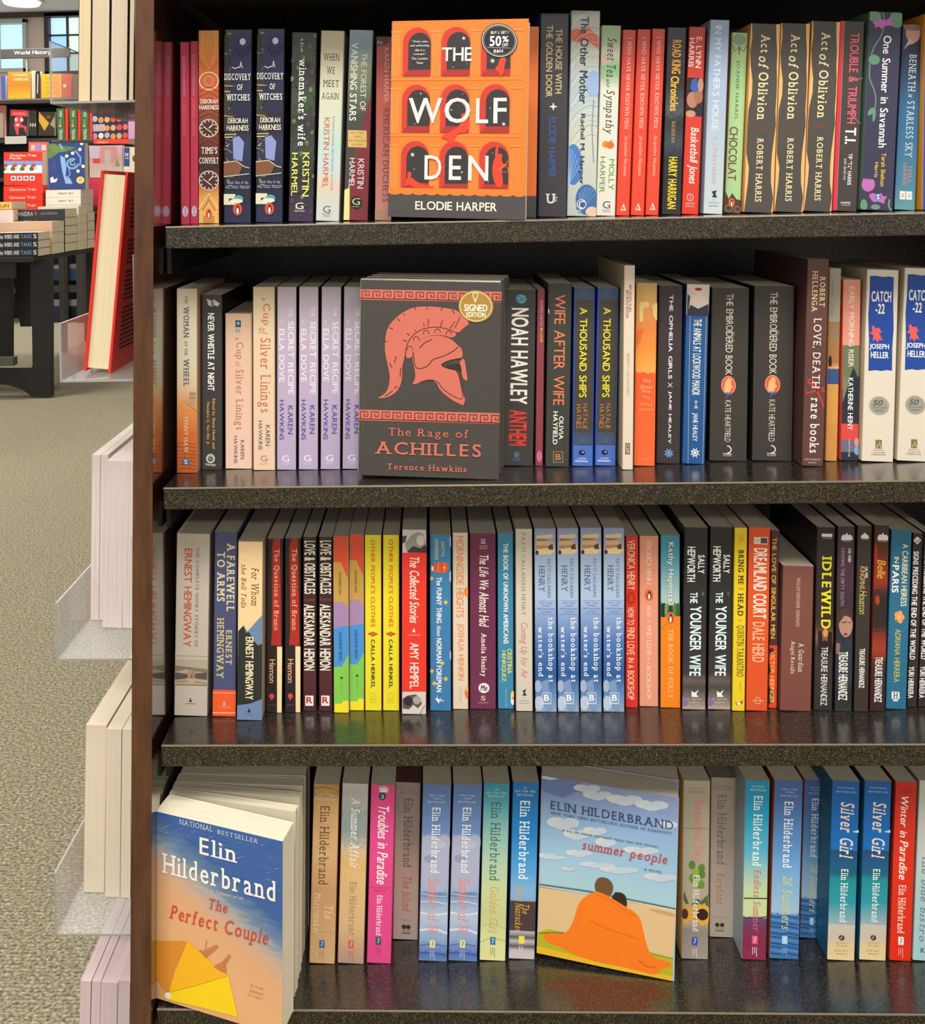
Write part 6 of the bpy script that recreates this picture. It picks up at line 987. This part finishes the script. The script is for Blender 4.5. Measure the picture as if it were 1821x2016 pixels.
# red and white boxes behind
RB = [('Christmas Train', .15, .82, .35, .7, '#f0d8c8')]
yy = yb(40, 4.4)
k = 0; y1 = yy
while y1 > 400: 
    flatbook(7, 84, y1 - 15.5, y1, 4.4, .2, '#dc3424', '#e04430', 'red puzzle box behind the book piles, %s from the table top' % ['first','second','third','fourth','fifth','sixth','seventh','eighth','ninth'][k], 'red puzzle boxes low in the stack', RB, name='puzzle_box'); y1 -= 15.8; k += 1
flatbook(7, 84, y1 - 15.5, y1, 4.4, .2, '#dc3424', '#e04430', 'red puzzle box just above the pale books, second below the picture box', None, RB, name='puzzle_box'); y1 -= 15.8
flatbook(7, 85, y1 - 15.5, y1, 4.4, .2, '#dc3424', '#e04430', 'red puzzle box directly under the standing one with a train picture', None, RB, name='puzzle_box'); y1 -= 15.8
pbx = S('T', 'b', (48, 262), (545, 258), (52, (y1 - 260) * 6.5036), (545, (y1 - 260) * 6.5036), '#e03626', [('b', -10, 540, 375, 530, '#dce4ec'), ('b', -10, 540, 375, 430, '#6c9cd0'), ('T', 'Christmas Train', 125, 465, 285, 318, '#f8e0d0', 'hb'), ('T', 'Puzzle', 125, 270, 325, 352, '#f8e0d0', 'hb')] +
   [('e', 60 + 120 * i + dx, 455 + dy, 32, 24, c) for i in range(4) for dx, dy, c in ((0, 0, '#8a4a34'), (25, 15, '#e8c8b0'), (-15, 22, '#4a6a3c'), (10, -25, '#c84434'))] + [('b', 140 + 80 * i, 205 + 80 * i, 565, 625, '#d8ccd0') for i in range(4)] + [('e', 172 + 80 * i, 595, 18, 18, '#6a5a8a') for i in range(4)],
   face=True, thick=.06, Y=4.4, zfree=True, side='#c82c20', name='puzzle_box', cat='box', label='standing red puzzle box with a snowy train scene')
S('T', 'b', (365, 130), (600, 130), (365, (yb(75, 4.605) - 260) * 6.5036), (600, (yb(75, 4.605) - 260) * 6.5036), '#e46058', [('b', 395, 450, 165, 235, '#e8b8a8'), ('b', 465, 515, 150, 240, '#8a84c8'), ('b', 530, 590, 165, 235, '#ecc0b0')], face=True, thick=.04, Y=4.605, zfree=True, side='#c83c34', name='gift_box', cat='box', label='tall pinkish red box peeking above the standing red puzzle box')
for k in range(9):
    y1 = yb(125, 4.40) - k * 14.6
    if y1 - 14.4 < 362: break
    flatbook(90, 159, y1 - 14.3, y1, 4.40, .2, '#d8d4c4', '#dcd8cc', ['lowest', 'second lowest', 'third lowest', 'middle', 'fifth', 'sixth', 'seventh', 'eighth', 'top'][k] + ' white-spined box under the swirling blue picture', 'white-spined boxes under the blue picture', [('NIGHT SKY', .35, .8, .4, .6, '#8a8070')], name='puzzle_box')
ys = y1 if y1 - 14.4 < 362 else y1 - 14.4
swirl = [('p', [(610, 150), (700, 145), (760, 180), (900, 190), (980, 205), (900, 240), (760, 260), (660, 330), (612, 340)], '#5c7c40')] + [('l', [(640 + 30 * i, 170), (700 + 30 * i, 260)], 6, '#88a058') for i in range(6)] + \
  [('p', [(770, 300), (830, 330), (850, 450), (840, 560), (900, 600), (930, 665), (840, 665), (800, 520), (780, 400)], '#88b0d8'), ('a', 930, 410, 70, 60, 0, 5.2, 26, '#7ca4d4'), ('a', 930, 400, 30, 26, 0, 5.2, 12, '#a8c4e0'), ('l', [(960, 240), (1030, 330), (1030, 420), (950, 450)], 24, '#7098cc'), ('l', [(880, 470), (900, 540), (860, 600)], 16, '#7098cc'), ('l', [(760, 150), (800, 220)], 18, '#88b0d8')] + \
  [('e', x, y, 22, 22, '#e8e4b8') for x, y in ((1022, 230), (1000, 505), (1065, 445), (855, 310), (930, 275), (1045, 155))] + [('e', 1030, 620, 50, 45, '#e8d48c'), ('e', 1030, 620, 28, 26, '#f0b020'), ('p', [(640, 590), (680, 570), (690, 610), (740, 590), (720, 640), (650, 650)], '#e8e8f0'), ('p', [(640, 480), (700, 350), (730, 480)], '#3c4c80')]
S('T', 'b', (610, 140), (1085, 150), (612, (ys - 260) * 6.5036), (1092, (ys - 260) * 6.5036), [(0, '#2c4484'), (1, '#30447c')], swirl, face=True, thick=.055, Y=4.40, zfree=True, side='#e4dcd4', name='puzzle_box', cat='box', noise=.2, label='standing box with a swirling blue night picture')
for k in range(4):
    y1 = 405 - k * 14
    flatbook(168, 268, y1 - 13.7, y1, 4.71, .2, '#b4344c', '#c85060', ['lowest', 'second lowest', 'third lowest', 'top'][k] + ' crimson box in the stack right of the blue picture', 'crimson boxes right of the blue picture', None, name='puzzle_box')
S('T', 'b', (1135, 180), (1570, 170), (1150, 578), (1570, 578), [(0, '#c8a8b4'), (.4, '#b89088'), (1, '#c4b8ac')], [('b', 1150, 1270, 200, 330, '#b0a8bc'), ('b', 1280, 1500, 190, 400, '#b47c74'), ('b', 1190, 1280, 340, 400, '#c03c3c'), ('b', 1340, 1420, 230, 400, '#a8a0a0'), ('p', [(1470, 440), (1500, 340), (1540, 440)], '#6c8c5c')] + [('l', [(1160 + 35 * i, 430), (1180 + 35 * i, 560)], 5, '#8c8480') for i in range(11)] + [('l', [(1290, 210 + 22 * i), (1490, 214 + 22 * i)], 4, '#d8a8a0') for i in range(9)], face=True, thick=.05, Y=4.71, zfree=True, side='#3c3430', name='puzzle_box', cat='box', noise=.1, label='standing box with a busy pink and grey street scene')
S('T', 'b', (1575, 195), (1740, 190), (1580, 575), (1740, 575), '#d8ccb0', [('b', 1585, 1660, 200, 440, '#2c4888'), ('T', 'SKY', 1600, 1645, 270, 350, '#e0e0e8', 'b'), ('e', 1720, 340, 26, 40, '#6a5038')], face=True, thick=.05, Y=4.715, zfree=True, side='#c8bca0', name='puzzle_box', cat='box', label='cream box with a dark blue strip beside the bookcase edge')
flatbook(168, 270, 331, 349, 4.46, .2, '#b86c60', '#c88070', 'dull red box under the street scene box', None, None, name='puzzle_box') if 0 else None
S('T', 'b', (1200, 92), (1660, 92), (1200, 150), (1660, 160), '#e04430', [('T', 'HOLIDAY', 1250, 1390, 120, 145, '#f0c8b0', 'hb')], face=True, thick=.2, Y=4.90, zfree=True, side='#c83c2c', name='gift_box', cat='box', label='flat red box below the row of green and red spines')
# ---------------------------------------------------------------- background: far bookcase
FY = 6.66; fb = empty('bookcase', (atY(80, 400, FY).x, FY + .18, 0)); tag(fb, 'dark bookcase at the far side of the shop with facing books on two shelves', 'bookcase')
def fpart(mb, name):
    mb.v = [(v[0] - fb.location.x, v[1] - fb.location.y, v[2]) for v in mb.v]; return mb.build(name, fb)
FX0, FX1 = atY(-60, 400, FY).x, atY(300, 400, FY).x; DK = flat('#2a2724', .5); DK2 = flat('#383531', .5)
zA = atY(60, 196, FY).z; zB = atY(60, 273, FY).z; zsC = [atY(140, y, FY).z for y in (490, 553, 586)]
fpart(MB().box((FX0, FY + .36, 0), (FX1, FY + .38, zA - .02), DK), 'back_panel')
for z_ in (zA, zB, 1.3, 1.0, zsC[0]): fpart(MB().box((FX0, FY, z_ - .035), (FX1, FY + .36, z_), DK2, .003), 'shelf')
fpart(MB().box((FX0 - .03, FY, 0), (FX0, FY + .38, zA), DK2), 'side_panel'); fpart(MB().box((FX1, FY, 0), (FX1 + .03, FY + .38, zA), DK2), 'side_panel')
for p in (82, 125, 158, 190, 225): a = atY(p, 560, FY - .02).x; fpart(MB().box((a - .035, FY - .02, .0), (a + .035, FY - .0, zsC[0] - .035), DK2), 'post')
fpart(MB().box((FX0, FY - .021, atY(140, 586, FY).z), (FX1, FY - .001, atY(140, 554, FY).z), DK2), 'front_rail') if 0 else fpart(MB().box((FX0, FY + .0, .27), (FX1, FY + .36, .33), DK2), 'shelf')
def crate(px0, px1, py0, py1, c, label):
    a = atY(px0, py1, FY + .05); b_ = atY(px1, py0, FY + .05); r = empty('storage_bin', ((a.x + b_.x) / 2, FY + .15, a.z)); tag(r, label, 'bin', 'blue bins low in the far bookcase'); w = (b_.x - a.x) / 2; h = b_.z - a.z
    MB().box((-w, -.1, 0), (w, .1, h * .7), flat(c, .4), .01).build('body', r); MB().box((-w * .9, -.09, h * .7 + .001), (w * .9, .09, h), flat('#8a8c90', .5), .008).build('lid', r)
for i, (a, b_, c, d, col) in enumerate([(99, 116, 522, 553, '#24405c'), (134, 152, 520, 553, '#2c4c6c'), (170, 186, 512, 553, '#20304c'), (100, 118, 590, 636, '#1c2c48'), (132, 152, 590, 636, '#14161c'), (170, 186, 594, 634, '#1c2430')]):
    crate(a, b_, c, d, col, ['blue bin behind the first post of the far bookcase', 'blue bin between the posts of the far bookcase', 'blue bin beside the red book edge', 'dark blue bin on the floor at the far bookcase', 'black bin on the floor at the far bookcase', 'dark bin on the floor at the right of the far bookcase'][i])
def fbk(tl, tr, br, bl, cov, items, label, view='a', thick=.03, side=None, face=True, cat='book', name='book', dy=.02, group=None, **kw):
    S('F', view, tl, tr, bl, br, cov, items, face=face, thick=thick, Y=FY + dy, zfree=True, side=side or '#4a443c', name=name, cat=cat, label=label, group=group, **kw)
zA_px = 1275
fbk((10, 970), (75, 970), (75, 1270), (20, 1270), '#4c5ca8', [], 'narrow dark blue book standing on the far upper shelf', side='#202438')
fbk((100, 930), (390, 910), (392, 1262), (105, 1268), [(0, '#f4902c'), (.5, '#f07c24'), (1, '#f0b028')], [('T', 'HARRIS', 170, 350, 945, 975, '#f8d8a8', 'hb'), ('T', 'FARRAR', 165, 365, 1000, 1035, '#f8d8a8', 'hb')], 'large orange and yellow book under the stand of the sign on the far upper shelf')
fbk((400, 905), (450, 905), (450, 1260), (405, 1260), '#c8bca0', [], 'cream book between the orange and black ones on the far shelf')
fbk((455, 915), (518, 910), (518, 1258), (458, 1258), '#2c2826', [('l', [(485, 950), (480, 1200)], 12, '#c8c0b8')], 'black book with white writing on the far upper shelf')
fbk((525, 950), (790, 945), (790, 1250), (530, 1255), '#f4a428', [('T', 'GREAT', 580, 740, 990, 1020, '#e8742c', 'hb'), ('T', 'PEOPLE', 580, 750, 1050, 1080, '#e8742c', 'hb'), ('T', 'OF', 600, 700, 1110, 1140, '#e8742c', 'hb'), ('T', 'NOTE', 590, 740, 1170, 1200, '#e8742c', 'hb')], 'amber book seen partly through the clear holder')
fbk((795, 945), (915, 945), (915, 1245), (795, 1250), '#d85c44', [('e', 828, 1100, 20, 22, '#e0d8a8')], 'coral red book seen through the clear holder')
fbk((925, 950), (1000, 950), (1000, 1245), (925, 1245), '#8a6450', [], 'brown book seen through the clear holder beside cream pages')
# second shelf
fbk((-40, 1350), (62, 1350), (65, 1765), (-40, 1765), '#b0585c', [('b', -40, 40, 1450, 1765, '#a89c88')], 'pinkish book at the left frame edge on the far lower shelf')
fbk((125, 1415), (372, 1415), (340, 1740), (125, 1740), '#2c2a2c', [('b', 130, 370, 1415, 1495, '#e83c40'), ('T', 'ANIMAL', 160, 345, 1445, 1480, '#f0a0a0', 'hb'), ('p', [(200, 1500), (290, 1500), (270, 1600), (340, 1620), (330, 1720), (300, 1640), (240, 1640), (240, 1735), (215, 1735), (180, 1620)], '#e04450'), ('e', 205, 1540, 18, 24, '#e0d8c8'), ('e', 280, 1540, 20, 26, '#e0d8c8'), ('e', 225, 1610, 20, 16, '#e0d8c8')], 'black book with a bright red figure on the far lower shelf')
for k in range(3): fbk((378 + 30 * k, 1410), (404 + 30 * k, 1410), (404 + 30 * k, 1735), (378 + 30 * k, 1735), '#38342f', [('b', 382 + 30 * k, 400 + 30 * k, 1580, 1620, '#c8c0b4')], ['left', 'middle', 'right'][k] + ' of three thin dark spines beside the red figure book', face=False, group='thin dark spines on the far lower shelf')
fbk((500, 1440), (700, 1430), (700, 1740), (490, 1740), '#3c2c20', [('p', [(500, 1440), (630, 1580), (570, 1680), (490, 1560)], '#d8a43c'), ('p', [(640, 1600), (700, 1480), (700, 1640)], '#a89080'), ('e', 460, 1650, 34, 34, '#e8642c'), ('e', 620, 1500, 30, 20, '#6c5830')], 'dark brown book with gold triangle shapes on the far lower shelf')
fbk((430, 1635), (488, 1635), (505, 1745), (428, 1745), '#e8642c', [('e', 458, 1700, 16, 12, '#f0a070')], 'small orange object-like booklet before the dark books', dy=-.0, thick=.01) if 0 else None
gx = [('T', 'GAMES', 755, 800, 1420, 1500, '#d8e0d0', 'hb'), ('e', 770, 1610, 18, 20, '#e0a060'), ('T', 'for all', 755, 795, 1530, 1580, '#a8c8a0', 'b'), ('T', 'TRIVIA', 755, 800, 1650, 1790, '#e0e4d8', 'b')]
for k in range(3):
    dx = 150 * k + (10 if k else 0)
    S('F', 'a', (712 + dx, 1388), (830 + dx, 1388), (735 + dx, 1800), (835 + dx, 1800), '#3e6a3c', [(i[0], i[1], i[2] + dx, i[3] + dx) + tuple(i[4:]) if i[0] == 'T' else (i[0], i[1] + dx) + tuple(i[2:]) for i in gx], Y=5.2, zfree=True, side='#e03c28', name='game_box', cat='box', depth=.08, group='green and red game boxes', label=['left', 'middle', 'right'][k] + ' of the three green boxes with red sides above the table')
    S('F', 'a', (834 + dx, 1388), (872 + dx, 1388), (838 + dx, 1800), (874 + dx, 1800), '#e43c28', [], Y=5.2, zfree=True, side='#c83020', name='game_box', cat='box', depth=.08, group='narrow red boxes between green ones', label=['first', 'second', 'third'][k] + ' narrow red box, right of its green neighbour')
S('F', 'a', (1180, 1375), (1625, 1370), (1195, 1790), (1640, 1790), '#2c2c44', [('e', 1215 + (k % 6) * 78, 1410 + (k // 6) * 108 + (k * 37 % 20), 34, 38, ['#e89040', '#e86858', '#a8b4d0', '#e04c48', '#e8e0c8', '#d8a878', '#b88cb0'][(k * 5) % 7]) for k in range(24)] + [('b', 1190, 1340, 1590, 1680, '#d8c8d0')] + [('l', [(1200 + 24 * k, 1590), (1200 + 24 * k, 1680)], 9, '#8a6c88') for k in range(6)] + [('l', [(1185, 1475), (1630, 1475)], 8, '#20202c'), ('l', [(1190, 1580), (1635, 1580)], 8, '#20202c'), ('l', [(1190, 1695), (1635, 1695)], 8, '#20202c')], face=True, thick=.05, Y=5.2, zfree=True, side='#c898c0', name='puzzle_box', cat='box', label='box with many small colourful objects on dark shelves')
S('F', 'a', (1640, 1370), (1740, 1370), (1645, 1790), (1740, 1790), '#d8a8d0', [('l', [(1660 + 22 * k, 1372), (1664 + 22 * k, 1788)], 6, '#b07cb0') for k in range(4)], face=True, thick=.05, Y=5.2, zfree=True, side='#b888b0', name='puzzle_box', cat='box', label='striped lilac box against the bookcase edge')
# plinth that carries the green boxes (second display table behind the first)
p0 = atY(105, 277, 5.2); p1 = atY(275, 277, 5.2)
pt = empty('display_table', ((p0.x + p1.x) / 2, 5.4, 0)); tag(pt, 'tall dark display stand behind the piled table, carrying green and red boxes', 'table'); ox = pt.location.x
MB().box((p0.x - ox, -.24, p0.z - .03), (p1.x - ox, .3, p0.z - .002), DK2, .004).build('table_top', pt)
lb = atY(220, 285.2, 4.9).z; MB().box((p0.x - ox, -.52, lb - .02), (p1.x - ox, -.242, lb - .002), DK2, .003).build('lower_board', pt)
fz = atY(220, 405.4, 4.71).z; fx0 = atY(163, 405, 4.70).x - ox; MB().box((fx0, -.70, fz - .03), (p1.x - ox, -.522, fz - .001), DK2, .003).build('front_board', pt)
for sx in (fx0 + .01, p1.x - ox - .06): MB().box((sx, -.69, 0), (sx + .04, -.65, fz - .031), DK2).build('leg', pt)
for sx in (p0.x - ox + .02, p1.x - ox - .06):
    for sy in (-.2, .24): MB().box((sx, sy, 0), (sx + .04, sy + .04, p0.z - .031), DK2).build('leg', pt)
# price card
a = atY(10, 284, FY - .03); b_ = atY(52, 268, FY - .03); cd = MB().box((a.x, FY - .035, a.z), (b_.x, FY - .03, b_.z), flat('#d0ccc0', .6), .001).build('price_card'); tag(cd, 'small white card clipped to the front of the far lower shelf', 'card')
# hanging section sign
SY = FY + .12; a = atY(2, 116, SY); b_ = atY(138, 94, SY)
sg_ = empty('section_sign', ((a.x + b_.x) / 2, SY, a.z)); tag(sg_, 'dark grey shop sign with white words on a stand above the far bookcase', 'sign'); w = (b_.x - a.x) / 2; h = b_.z - a.z
board = MB().box((-w, -.012, 0), (w, .012, h), flat('#4a4542', .5), .004).build('board', sg_)
V, F2 = text2d('World History', 'b'); g = MB().add([(-.60 * w + .0 + p[0] * 1.06 * w, -.0135 - p[2] * .0004, h * .26 + p[1] * h * .5) for p in V], F2, flat('#f0ece4', .5)); g.build('lettering', board)
MB().box((-.28 * w, -.006, zA - a.z), (-.24 * w, .006, 0), flat('#8a9490', .4)).build('stand_post', sg_); MB().box((-.36 * w, -.05, zA - a.z), (-.16 * w, .05, zA - a.z + .006), flat('#8a9490', .4)).build('stand_foot', sg_)
# ---------------------------------------------------------------- all books
for b in BOOKS: build_book(b)
